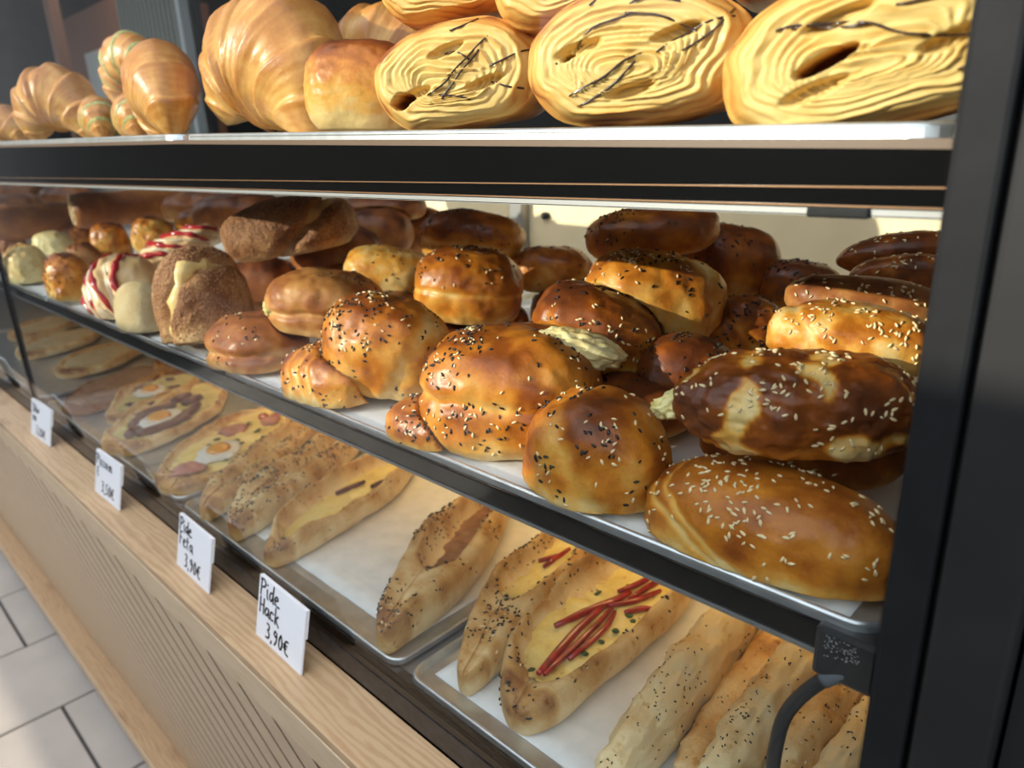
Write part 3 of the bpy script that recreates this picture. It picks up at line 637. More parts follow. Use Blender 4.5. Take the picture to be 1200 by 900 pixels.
T = {
'u': ((-0.477, 1.107, -0.662), (0.225, 0.112, 0.111), -38, 0, 0, True),
't': ((-0.476, 1.19, -0.452), (0.205, 0.105, 0.095), -12, 0, 0, False),
'q': ((-0.855, 1.103, -0.639), (0.158, 0.134, 0.16), -35, 0, 3, True),
'a': ((-1.208, 1.21, -0.588), (0.225, 0.191, 0.169), -10, 0, 0, False),
'p': ((-1.359, 1.086, -0.674), (0.131, 0.118, 0.071), -40, 0, 0, True),
'c': ((-1.862, 1.109, -0.661), (0.176, 0.141, 0.115), -40, 0, 0, True),
'b': ((-1.737, 1.21, -0.563), (0.187, 0.149, 0.163), -10, 0, 12, False),
'e': ((-2.387, 1.126, -0.656), (0.185, 0.158, 0.131), -40, 0, 0, True),
'd': ((-2.189, 1.3, -0.502), (0.199, 0.159, 0.122), 0, 0, 8, False),
'S2': ((-2.831, 1.141, -0.592), (0.173, 0.173, 0.268), -45, 0, -8, True),
'wedge': ((-3.32, 1.064, -0.649), (0.137, 0.096, 0.153), -40, 0, 0, True),
'n': ((-1.165, 1.50, -0.490), (0.178, 0.140, 0.124), 0, 0, 22, False),
'r': ((-0.925, 1.56, -0.60), (0.130, 0.110, 0.13), 0, 0, 10, False),
'v': ((-0.474, 1.4, -0.376), (0.152, 0.084, 0.07), -25, 0, 4, False),
's': ((-0.937, 1.9, -0.538), (0.116, 0.093, 0.109), 0, 0, -5, False),
'j': ((-1.128, 1.72, -0.430), (0.199, 0.153, 0.138), 0, 0, 8, False),
'f': ((-1.833, 1.65, -0.462), (0.190, 0.162, 0.139), 0, 0, 6, False),
'g': ((-2.412, 1.75, -0.47), (0.193, 0.135, 0.098), 0, 0, 12, False),
'S1': ((-2.91, 1.6, -0.311), (0.29, 0.203, 0.136), 0, 0, -8, False),
'w': ((-0.571, 1.75, -0.376), (0.172, 0.086, 0.06), -20, 0, 4, False),
'i': ((-1.841, 2.1, -0.468), (0.159, 0.127, 0.096), 0, 0, 4, False),
'y': ((-0.564, 2.0, -0.351), (0.125, 0.062, 0.055), -20, 0, -6, False),
'm': ((-0.951, 2.3, -0.471), (0.127, 0.102, 0.092), 0, 0, 10, False),
'l': ((-1.192, 2.26, -0.411), (0.17, 0.144, 0.139), 0, 0, 8, False),
'k': ((-1.292, 1.95, -0.275), (0.208, 0.156, 0.087), 0, 0, -6, False),
'h': ((-2.131, 1.95, -0.347), (0.209, 0.167, 0.115), 0, 0, 8, False),
'x': ((-0.631, 2.2, -0.323), (0.168, 0.084, 0.059), -20, 0, -8, False),
'b1': ((-3.044, 1.9, -0.482), (0.219, 0.175, 0.145), 0, 0, -5, False),
'b2': ((-3.232, 1.6, -0.605), (0.172, 0.137, 0.153), 0, 0, 0, False),
'b3': ((-3.14, 2.2, -0.408), (0.194, 0.155, 0.132), 0, 0, 0, False),
'b4': ((-3.267, 2.36, -0.294), (0.226, 0.181, 0.08), 0, 0, 0, False),
'b5': ((-3.269, 2.58, -0.449), (0.167, 0.134, 0.148), 0, 0, 0, False),
'b6': ((-4.648, 2.2, -0.367), (0.287, 0.23, 0.148), 0, 0, 0, False),
'L1': ((-4.401, 1.069, -0.622), (0.127, 0.101, 0.174), -40, 0, 10, True),
'L2': ((-5.336, 1.09, -0.643), (0.136, 0.122, 0.173), -40, 0, 0, True),
'J1': ((-3.771, 1.152, -0.633), (0.214, 0.172, 0.205), -50, 0, 0, True),
'J2': ((-3.888, 1.5, -0.436), (0.218, 0.174, 0.076), 0, 0, -18, False),
'Y1': ((-5.342, 1.6, -0.547), (0.125, 0.1, 0.16), 0, 0, 0, False),
'Y2': ((-5.107, 1.8, -0.497), (0.129, 0.103, 0.145), 0, 0, 0, False),
'Y3': ((-5.259, 1.4, -0.637), (0.104, 0.083, 0.149), 0, 0, 0, False),
'Y4': ((-6.338, 1.5, -0.583), (0.136, 0.109, 0.097), 0, 0, 0, False),
'Y5': ((-6.766, 1.8, -0.6), (0.131, 0.105, 0.124), 0, 0, 0, False),
'Y6': ((-4.95, 2.06, -0.43), (0.158, 0.126, 0.105), 0, 0, 0, False),
'G1': ((-6.98, 1.72, -0.445), (0.46, 0.150, 0.135), 42, 0, 0, False),
'G2': ((-5.75, 2.0, -0.325), (0.46, 0.130, 0.125), 40, 0, 0, False),
'K1': ((-7.256, 1.4, -0.669), (0.127, 0.102, 0.126), 0, 0, 0, False),
'K2': ((-8.345, 1.7, -0.551), (0.169, 0.135, 0.134), 0, 0, 0, False),
'K3': ((-9.522, 2.0, -0.43), (0.233, 0.186, 0.141), 0, 0, 0, False),
'K4': ((-8.323, 2.2, -0.327), (0.256, 0.205, 0.117), 0, 0, 0, False),
'K5': ((-10.757, 2.3, -0.301), (0.264, 0.211, 0.123), 0, 0, 0, False),
'K6': ((-5.47, 2.3, -0.357), (0.262, 0.209, 0.112), 0, 0, 0, False),
'u2': ((-0.53, 1.36, -0.585), (0.20, 0.09, 0.10), -20, 0, 0, False),

}
g1 = 'seeded buns heaped on the middle tier'
def place(k, name, label, seed, **kw):
    P, s, y, p, r, sh = T[k]; return bun(name, P, s, y, p, r, sh, seed, label, **kw)
CR1 = [((0.1, 0.2, 1), -0.02, 0.09, 0.10)]
# the front row
a = place('a', 'seeded_bun', 'large glossy seeded bun with cheese showing on top, centre front of the heap', 1, group=g1, black=200, white=110, n=40, crease=[((0.06, 0.1, 1), 0.02, 0.07, 0.10)], base=0.52, top=0.22)
o, V, F, D, L, vn, c, A = a
Rm = rotm(CAMYAW, 0, 14)
dome('cheese_filling', o, W(-1.075, 1.315, -0.475), (0.031, 0.018, 0.0125), Rm, 'pale_cheese', 11, 0.35, 0.13, 22, 3.5)
b = place('b', 'seeded_bun', 'golden seeded bun leaning on a flatter bun, left of the largest seeded bun', 2, group=g1, black=170, white=60, n=34, base=0.46, top=0.2, crease=[((0.9, 0.2, -0.3), 0.35, 0.05, 0.14)])
q = place('q', 'seeded_bun', 'peaked seeded bun in the shade at the front edge, right of the largest seeded bun', 3, group=g1, black=60, white=45, n=34, base=0.56, top=0.15, crease=[((0.7, -0.1, 0.5), 0.25, 0.07, 0.15)], tip=0.25)
pbun = place('p', 'seeded_bun', 'flat seeded bun squeezed under the largest seeded bun at the tray edge', 4, group=g1, black=45, white=20, n=30, base=0.58, top=0.15)
cbun = place('c', 'seeded_bun', 'brown seeded bun with finger marks under the golden bun at the tray edge', 5, group=g1, black=75, white=18, n=30, base=0.50, top=0.15, crease=[((1, 0, 0.2), -0.2, 0.035, 0.05), ((1, 0, 0.2), 0.05, 0.035, 0.05), ((1, 0, 0.2), 0.3, 0.035, 0.05)])
g2 = 'smooth brown filled rolls left of the seeded buns'
d = place('d', 'filled_roll', 'smooth brown roll with cheese at its open left end, resting on another roll', 6, cat='roll', group=g2, mat='brown_crust', black=25, white=0, n=32, base=0.36, top=0.12, crease=[((-0.15, 0.1, 1), -0.12, 0.10, 0.09)], dens_c=(0.7, 0.3, 0.7))
dome('cheese_filling', d[0], d[6] + d[7] @ np.array([-0.86, -0.28, -0.12]), (0.008, 0.010, 0.010), Rm, 'green_filling', 5, 0.3, 0.3)
e = place('e', 'filled_roll', 'dull brown filled roll with seeds on top at the tray corner', 7, cat='roll', group=g2, mat='brown_crust', black=30, white=14, n=30, base=0.5, top=0.2, crease=[((-0.1, 0.1, 1), 0.0, 0.10, 0.10)])
dome('cheese_filling', e[0], e[6] + e[7] @ np.array([-0.84, -0.35, 0.04]), (0.009, 0.010, 0.006), Rm, 'pale_cheese', 6, 0.3, 0.3)
# right end: sesame pasties
g3 = 'long sesame pasties at the right end of the middle tier'
u = place('u', 'sesame_pasty', 'large tan sesame pasty with pale cracks lying on the tray by the right post', 8, cat='pasty', group=g3, white=170, size=0.0016, n=44, base=0.56, top=0.1, patch=0.2, cpale=0.42, lump=0.04, crease=[((0.75, 0.1, 0.65), -0.42, 0.025, 0.05), ((0.75, -0.1, 0.65), -0.12, 0.02, 0.045)])
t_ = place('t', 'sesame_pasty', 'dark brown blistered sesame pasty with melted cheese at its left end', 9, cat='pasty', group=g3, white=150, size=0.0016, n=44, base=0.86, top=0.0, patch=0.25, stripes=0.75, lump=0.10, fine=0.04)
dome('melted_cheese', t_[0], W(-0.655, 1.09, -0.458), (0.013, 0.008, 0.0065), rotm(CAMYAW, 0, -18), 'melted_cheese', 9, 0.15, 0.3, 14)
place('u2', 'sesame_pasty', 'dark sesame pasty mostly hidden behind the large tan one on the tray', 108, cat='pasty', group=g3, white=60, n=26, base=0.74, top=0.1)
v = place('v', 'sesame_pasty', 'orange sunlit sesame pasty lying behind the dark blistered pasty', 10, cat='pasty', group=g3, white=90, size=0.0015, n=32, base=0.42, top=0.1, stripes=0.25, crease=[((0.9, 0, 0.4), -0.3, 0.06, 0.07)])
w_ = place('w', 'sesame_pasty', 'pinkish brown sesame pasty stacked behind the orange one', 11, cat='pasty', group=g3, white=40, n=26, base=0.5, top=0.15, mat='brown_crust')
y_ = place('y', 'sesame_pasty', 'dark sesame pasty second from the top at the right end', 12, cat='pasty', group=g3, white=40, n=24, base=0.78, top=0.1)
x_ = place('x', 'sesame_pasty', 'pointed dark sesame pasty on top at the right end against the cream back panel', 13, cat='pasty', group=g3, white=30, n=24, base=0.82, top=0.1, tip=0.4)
# second rows of the heap
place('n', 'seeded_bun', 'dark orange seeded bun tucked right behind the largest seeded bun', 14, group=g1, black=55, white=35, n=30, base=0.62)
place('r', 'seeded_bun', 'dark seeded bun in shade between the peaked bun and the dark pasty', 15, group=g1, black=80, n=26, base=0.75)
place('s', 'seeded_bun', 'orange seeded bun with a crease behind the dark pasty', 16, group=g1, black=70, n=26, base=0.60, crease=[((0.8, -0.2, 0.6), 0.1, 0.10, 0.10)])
place('j', 'seeded_bun', 'bright golden seeded bun lying in the sun at the heap\'s middle', 17, group=g1, black=70, white=55, n=36, base=0.34, top=0.15, dens_c=(-0.3, -0.5, 0.8), crease=[((0.9, 0.1, 0.2), 0.62, 0.06, 0.09)])
place('f', 'seeded_bun', 'sunlit bun with a seeded cap and smooth tan underside, left of the golden bun', 18, group=g1, black=60, white=30, n=32, base=0.52, top=0.1, dens_c=(-0.1, -0.2, 0.95), crease=[((0, 0.1, 1), -0.05, 0.03, 0.06)])
place('g', 'seeded_bun', 'pale cheesy bun behind the smooth brown roll', 19, group=g1, black=25, n=28, base=0.15, top=0.1, mat='gold_crust')
place('h', 'seeded_bun', 'bun with a pale torn side on top of the heap below the rail', 20, group=g1, black=70, n=30, base=0.50, top=0.35, crease=[((0, 0, 1), -0.1, 0.05, 0.12)])
place('i', 'seeded_bun', 'half hidden bun with a pale front beside the grey back post', 21, group=g1, black=20, n=26, base=0.42, top=0.35)
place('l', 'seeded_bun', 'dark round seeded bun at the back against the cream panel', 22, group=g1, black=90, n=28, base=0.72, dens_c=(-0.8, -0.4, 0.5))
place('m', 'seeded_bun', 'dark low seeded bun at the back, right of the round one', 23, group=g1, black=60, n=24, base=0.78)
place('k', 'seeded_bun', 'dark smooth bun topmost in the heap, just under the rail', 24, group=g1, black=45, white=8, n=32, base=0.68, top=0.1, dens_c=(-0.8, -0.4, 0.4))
def surf_line(r_, nn, off, rad, name, mat, seed, toward=(0.62, -0.55, 0.56), lim=0.05, lift=0.15):
    """a wavy raised line laid over the side of a body that faces the shop front"""
    o, V, F, D, L, vn, c, A = r_
    nn = np.array(nn, float); nn /= np.linalg.norm(nn); e1 = np.cross(nn, (0, 1, 0.01)); e1 /= np.linalg.norm(e1); e2 = np.cross(nn, e1); pts = []
    for k, q in enumerate(np.linspace(0, 2 * math.pi, 44)):
        of = off + 0.06 * math.sin(3.1 * q + seed * 1.7)
        dd = nn * of + (e1 * math.cos(q) + e2 * math.sin(q)) * math.sqrt(max(0, 1 - of * of)); j = int(np.argmax(D @ dd))
        pts.append((float(vn[j] @ np.array(toward)) > lim, V[j] + vn[j] * rad * lift))
    best = []; cur = []
    for ok, q in pts + pts:
        if ok: cur.append(q)
        else:
            if len(cur) > len(best): best = cur
            cur = []
    if len(best) < 4 or len(best) > 44: return
    bp = np.array(best)
    for _ in range(2): bp[1:-1] = (bp[:-2] + 2 * bp[1:-1] + bp[2:]) / 4
    m_ = len(bp); VV, FF = tube(bp, [rad * (0.35 + 0.65 * math.sin(math.pi * (i + 0.5) / m_)) * (1 + 0.3 * math.sin(i * 1.7 + seed)) for i in range(m_)], 8)
    mesh_obj(name, VV, FF, mat, o, loc=o['_o'])
# sesame coated bread and hidden brown rolls behind
def coated(k, label, seed, fill, **kw):
    r_ = place(k, 'sesame_bread', label, seed, cat='bread', group='breads coated all over with brown sesame', mat='sesame_crust', n=36, base=0.45, top=0.05, **kw)
    o, V, F, D, L, vn, c, A = r_
    seeds('sesame_coat', V, F, np.clip(0.3 + vn @ np.array([-0.3, -0.5, 0.6]), 0.02, 2) * (1 - 0.97 * np.exp(-((D @ np.array(fill) / np.linalg.norm(fill) - 0.12) / 0.13) ** 2)), 2600, 0.0013, 'brown_sesame', o, seed)
    return r_
s1 = coated('S1', 'brown sesame coated bread split open with cream inside, on the heap under the rail', 25, (0.9, 0.2, -0.55), crease=[((0.9, 0.2, -0.55), 0.12, 0.22, 0.10)])
dome('cream_filling', s1[0], s1[6] + s1[7] @ np.array([0.02, -0.05, 0.66]), (0.012, 0.016, 0.006), rotm(CAMYAW, 0, -20), 'pale_cheese', 3, 0.2, 0.2)
s2 = coated('S2', 'upright sesame coated bread with a pale golden slit at the left of the buns', 26, (0.75, 0.1, -0.55), crease=[((0.75, 0.1, -0.55), 0.12, 0.14, 0.10)], lump=0.03)
surf_line(s2, (0.75, 0.1, -0.55), 0.12, 0.0105, 'pale_slit', 'gold_crust', 2, lift=-0.55)
surf_line(s1, (0.9, 0.2, -0.55), 0.12, 0.0095, 'pale_slit', 'gold_crust', 4, lift=-0.5)
for k, lab, sd in (('b1', 'dark brown roll in shade behind the smooth filled roll', 27), ('b2', 'dark brown roll in the gap behind the upright sesame bread', 28), ('b3', 'brown roll in deep shade below the rail, behind the pale cheesy bun', 29), ('b4', 'long brown loaf pressed right under the rail at the back', 30), ('b5', 'dark roll at the back, left of the bun with the torn side', 31), ('b6', 'broad brown loaf in shade behind the split sesame bread', 32)):
    place(k, 'brown_roll', lab, sd, cat='roll', group='brown rolls in the shade at the back', mat='brown_crust', n=18, base=0.6)
for q, (x, y, z, a_, c_) in enumerate(((-1.88, 1.72, -0.625, 0.19, 0.11), (-1.22, 1.95, -0.62, 0.19, 0.12), (-1.72, 2.12, -0.61, 0.19, 0.13), (-2.30, 1.62, -0.625, 0.20, 0.10), (-0.56, 1.72, -0.61, 0.17, 0.13), (-0.66, 2.12, -0.58, 0.18, 0.16), (-1.25, 2.35, -0.60, 0.19, 0.14), (-2.75, 1.78, -0.60, 0.20, 0.13), (-1.0, 1.42, -0.645, 0.16, 0.09))):
    bun('seeded_bun', (x, y, z), (a_, a_ * 0.85, c_), 20 * q, 0, 0, True, 130 + q, ['buried bun directly under the sunlit bun with the seeded cap', 'buried bun directly under the bright golden bun', 'buried bun below the bun with the pale torn side', 'buried bun under the pale cheesy bun', 'buried bun under the orange sunlit sesame pasty', 'buried bun under the topmost dark pasties at the right', 'buried bun under the dark round bun at the back', 'buried bun below the split sesame coated bread', 'shaded low bun showing between the largest seeded bun and the dark blistered pasty'][q], group='buns buried at the bottom of the heap', black=20, n=20, base=0.66)
# left tray of the middle tier
wd = place('wedge', 'pale_loaf', 'pale cream half loaf standing beside the upright sesame bread', 33, cat='loaf', mat='pale_loaf', n=24, base=0.3, top=0.1, lump=0.02)
def jam(k, label, seed):
    r_ = place(k, 'jam_pastry', label, seed, cat='pastry', group='twisted jam pastries with red stripes', mat='danish_dough', n=30, base=0.35, top=0.2, lump=0.1,
               crease=[((0.7, 0.4, 0.5), o_, 0.09, 0.07) for o_ in (-0.55, -0.2, 0.15, 0.5)])
    o, V, F, D, L, vn, c, A = r_
    for q_, off in enumerate((-0.62, -0.40, -0.16, 0.06, 0.28, 0.48, 0.68)):
        surf_line(r_, (0.7, 0.4, 0.5), off, 0.0042 if q_ % 2 == 0 else 0.0020, 'jam_stripe' if q_ % 2 == 0 else 'icing_line', 'red_jam' if q_ % 2 == 0 else 'icing', seed + q_)
    return r_
jam('J1', 'twisted pastry with red jam stripes at the tray edge beside the pale half loaf', 34); jam('J2', 'twisted pastry with red jam stripes farther back near the split sesame bread', 35)
for k, lab, sd, mt, bs, blk in (('L1', 'poppy seeded roll standing at the left tray corner', 36, 'gold_crust', 0.42, 90), ('L2', 'pale cheese topped bun at the left edge by the glass joint', 37, 'pale_cheese', 0.55, 25),
        ('Y1', 'yellow herb pastry behind the front jam pastry', 38, 'gold_crust', 0.35, 15), ('Y2', 'yellow herb pastry between the two jam pastries', 39, 'gold_crust', 0.3, 15), ('Y3', 'browned pastry behind the poppy seeded roll', 40, 'brown_crust', 0.4, 20),
        ('Y4', 'small bright yellow pastry under the long roll at the left', 41, 'pale_cheese', 0.1, 0), ('Y5', 'small brown crusted pastry beside the bright yellow one', 42, 'gold_crust', 0.6, 10), ('Y6', 'golden pastry at the back, left of the split sesame bread', 43, 'gold_crust', 0.4, 0)):
    place(k, 'small_pastry', lab, sd, cat='pastry', group='small savoury pastries on the left tray', mat=mt, n=22, base=bs, black=blk, lump=0.09, fine=0.025)
for k, lab, sd in (('K1', 'browned pastry at the left photo edge, lowest of its column', 44), ('K2', 'browned pastry at the left photo edge above the lowest one', 45), ('K3', 'lumpy pastry at the left photo edge, third from below', 46), ('K4', 'lumpy browned pastry behind the long roll at the left', 47), ('K5', 'farthest browned pastry at the left edge under the rail', 48), ('K6', 'broad brown pastry behind the two long rolls', 49)):
    place(k, 'small_pastry', lab, sd, cat='pastry', group='small savoury pastries on the left tray', mat='brown_crust', n=16, base=0.5, lump=0.15, fine=0.04)
def long_roll(k, label, seed, end):
    P, s, yw, pt, rl, sh = T[k]
    M = rotm(CAMYAW + yw, pt, rl); c = np.array(W(*P)); ax = M @ np.array([1, 0, 0]); Lh = s[0] * S; r = min(s[1], s[2]) * S
    pts = [c + ax * Lh * q for q in np.linspace(-1, 1, 24)]
    rr = [r * (0.90 + 0.1 * math.sin(min(1, (1 - abs(q)) * 5) * math.pi / 2)) * (1 + 0.03 * math.sin(9 * q + seed)) for q in np.linspace(-1, 1, 24)]
    V, F = tube(pts, rr, 24); F = F[:-2]
    nv = len(V); V = np.concatenate([V, [pts[0]], [pts[-1]]]); F += [[nv, (k2 + 1) % 24, k2, k2] if False else [nv, (k2 + 1) % 24, k2] for k2 in range(24)]; F += [[nv + 1, 23 * 24 + k2, 23 * 24 + (k2 + 1) % 24] for k2 in range(24)]
    o = tag(mesh_obj('long_roll', V, F, 'brown_crust', crust=0.55 + 0.2 * fbm(V * 30 + seed, 2), loc=c), label, 'roll', 'long brown rolls at the back of the left tray')
    if end:
        sp = []
        e2 = M @ np.array([0, 1, 0]); e3 = M @ np.array([0, 0, 1])
        for q in np.linspace(0.4, 14, 60): sp.append(pts[0] - ax * 0.001 + (e2 * math.cos(q) + e3 * math.sin(q)) * r * q / 15.5)
        VV, FF = tube(sp, 0.0017, 6); mesh_obj('rolled_end', VV, FF, 'sesame_seed', o, loc=o['_o'])
long_roll('G1', 'long brown roll lying over the small pastries at the left', 1, False); long_roll('G2', 'long brown roll with a pale spiral at its cut end', 2, True)
# ------------------------------------------------------------------ top tier: layered pastries
def layered(P, wx, wz, depth, yaw, roll, seed, label, nl=5.5, split=None, drizzle=5, base_flat=True):
    """coiled flaky dough: oval end face with a spiral of leaves, browned jacket behind"""
    rs = np.random.RandomState(seed); nr, na = 72, 176
    th = np.linspace(0, 2 * math.pi, na, endpoint=False); ct, stt = np.cos(th), np.sin(th)
    ex = 2.3; ox = np.sign(ct) * np.abs(ct) ** (2 / ex); oz = np.sign(stt) * np.abs(stt) ** (2 / ex)
    oz = np.where(oz < -0.55, -0.55 - 0.30 * np.tanh((-0.55 - oz) / 0.30), oz)
    rad = 1 + 0.05 * fbm(np.c_[ct, stt, np.full(na, seed)] * 1.3, 2); ox *= rad; oz *= rad
    def face(r, t, x, z):
        wv = 0.9 * noise(np.c_[x * 1.7, z * 1.9, np.full(len(x), seed * 1.7)]) + 0.16 * noise(np.c_[x * 6, z * 6, np.full(len(x), seed * 2.9)])
        bl = sstep(0.15, 0.6, r)
        ph = (r * nl - t / (2 * math.pi)) * bl + (1 - bl) * (z * nl * 1.1 + x * 1.2 + 0.5) + wv * 1.45
        fr = ph - np.floor(ph); lay = np.floor(ph)
        amp = 0.55 + 0.9 * (noise(np.c_[lay * 3.7, t * 0.9, np.full(len(x), seed * 0.77)]) + 0.3)
        saw = np.where(fr < 0.78, fr / 0.78, (1 - fr) / 0.22)
        hgt = np.clip(amp, 0.15, 1.6) * saw
        fine = noise(np.c_[x * 4, ph * 7, np.full(len(x), seed)]) * 0.22
        y = -0.012 * (1 - r ** 2) * 0.6 - 0.0021 * hgt * sstep(1.02, 0.85, r) - 0.0007 * fine
        y = y + 0.010 * sstep(0.80, 1.0, r)
        k = 0.22 + 0.30 * saw ** 3 * np.clip(amp, 0, 1.2) - 0.10 * (1 - saw) * np.clip(amp, 0, 1) + 0.10 * fine + 0.42 * sstep(0.70, 1.0, r) + 0.16 * sstep(0.1, 0.9, z) + 0.28 * fbm(np.c_[x * 2, z * 2, np.full(len(x), seed)], 2)
        if split is not None:
            sx, sz, sw, shh, sa = split; ca, sa_ = math.cos(sa), math.sin(sa)
            u = ((x - sx) * ca + (z - sz) * sa_) / sw; v = (-(x - sx) * sa_ + (z - sz) * ca) / shh
            hole = sstep(1.0, 0.45, u * u + v * v); y = y + 0.022 * hole; k = k + 0.85 * hole
        for q in range(3):      # flat pockets where the leaves have parted
            sx, sz = 0.5 * math.cos(seed * 1.9 + q * 2.1), 0.42 * math.sin(seed * 1.9 + q * 2.1); u = (x - sx) * 0.95 + (z - sz) * 0.3; v = (z - sz) * 0.95 - (x - sx) * 0.3
            pk = sstep(1.0, 0.2, (u / 0.26) ** 2 + (v / 0.10) ** 2); y = y + 0.006 * pk; k = k - 0.12 * pk
        return y, k
    V = []; K = []
    for r in np.linspace(0, 1, nr + 1)[1:]:
        x, z = ox * r, oz * r; y, k = face(np.full(na, r), th, x, z)
        V.append(np.c_[x * wx / 2, y - depth / 2, z * wz / 2]); K.append(k)
    for q in np.linspace(0, 1, 14)[1:]:
        sc_ = 1.0 + 0.05 * math.sin(q * math.pi) - 0.25 * max(0, q - 0.8) / 0.2 * q
        rip = 1 + 0.012 * noise(np.c_[ct * 5, stt * 5, np.full(na, q * 4 + seed)])
        V.append(np.c_[ox * wx / 2 * sc_ * rip, np.full(na, depth * (q - 0.5) + 0.010 * (1 - q)), oz * wz / 2 * sc_ * rip]); K.append(0.78 + 0.2 * noise(np.c_[ct * 4, stt * 4, np.full(na, q * 3 + seed)]))
    nrow = len(V); V = np.concatenate(V); K = np.concatenate(K)
    y0, k0 = face(np.array([0.0]), np.array([0.0]), np.array([0.0]), np.array([0.0]))
    V = np.concatenate([V, [[0, y0[0] - depth / 2, 0]], [[0, depth / 2, 0]]]); K = np.r_[K, k0, 0.8]
    F = []
    for i in range(nrow - 1):
        for j in range(na):
            j2 = (j + 1) % na; F.append([i * na + j, i * na + j2, (i + 1) * na + j2, (i + 1) * na + j])
    c0 = len(V) - 2
    for j in range(na): F.append([c0, (j + 1) % na, j]); F.append([c0 + 1, (nrow - 1) * na + j, (nrow - 1) * na + (j + 1) % na])
    M = rotm(yaw + CAMYAW, 0, roll); c = np.array(W(*P)); Vw = c + V @ M.T
    o = tag(mesh_obj('layered_pastry', Vw, F, 'layered_dough', crust=K, loc=c), label, 'pastry', 'flaky layered pastries with dark drizzle on the top tier')
    for q in range(drizzle):
        px, pz = rs.uniform(-0.8, 0.5), rs.uniform(-0.6, 0.8); hd = rs.uniform(-0.2, 0.9); pts = []
        for i in range(rs.randint(7, 18)):
            hd += rs.uniform(-0.35, 0.35); px += 0.065 * math.cos(hd); pz += 0.065 * math.sin(hd) * 1.2
            j = int(np.argmin(np.abs(np.angle(np.exp(1j * (np.arctan2(oz, ox) - math.atan2(pz, px))))))); r = math.hypot(px, pz) / math.hypot(ox[j], oz[j])
            if r > 0.97: break
            i_r = min(max(int(r * nr) - 1, 0), nr - 1)
            pts.append(Vw[i_r * na + j] + M @ np.array([0, -0.0008, 0]))
        if len(pts) < 4: continue
        for _ in range(2):
            pa = np.array(pts); pa[1:-1] = (pa[:-2] + 2 * pa[1:-1] + pa[2:]) / 4; pts = list(pa)
        VV, FF = tube(pts, 0.00042 + 0.00025 * rs.rand(len(pts)), 6); mesh_obj('chocolate_drizzle', VV, FF, 'chocolate', o, loc=o['_o'])
    return o
layered((-1.309, 1.225, 0.144), 0.102, 0.064, 0.085, -14, -8, 3, 'layered pastry with a hollow coil and drizzle beside the shiny bun', nl=9, split=(-0.62, -0.25, 0.16, 0.13, 0.9), drizzle=7)
layered((-0.809, 1.195, 0.128), 0.102, 0.0635, 0.09, -20, -4, 8, 'largest layered pastry in the middle of the top tier, with fine drizzle', nl=11, drizzle=9, split=(-0.55, 0.12, 0.07, 0.05, 0.5))
layered((-0.407, 1.195, 0.100), 0.108, 0.062, 0.09, -30, -10, 12, 'layered pastry with a dark hole in its end beside the right post', nl=10, split=(-0.25, -0.02, 0.24, 0.09, 0.45), drizzle=5)
layered((-1.405, 1.305, 0.355), 0.092, 0.050, 0.085, -12, -5, 17, 'layered pastry stacked above the hollow coil one, cut by the photo top', nl=8, drizzle=4, split=(-0.5, 0.3, 0.2, 0.14, 0.3))
layered((-1.036, 1.325, 0.328), 0.098, 0.058, 0.085, -18, -14, 21, 'layered pastry lying on top between the two front coils', nl=10, drizzle=1)
layered((-0.578, 1.355, 0.285), 0.082, 0.050, 0.08, -24, 4, 25, 'layered pastry on top at the right, mostly out of the photo', nl=8, drizzle=1)
bun('glazed_bun', (-1.66, 1.17, 0.145), (0.150, 0.130, 0.125), -6, 0, 2, False, 60, 'shiny round bun with brown top and pale sides beside the big croissant', cat='bun', n=36, base=0.30, top=0.62, patch=0.10, lump=0.03, flat=0.72, crease=[((0.8, 0.3, -0.5), 0.55, 0.04, 0.07)])
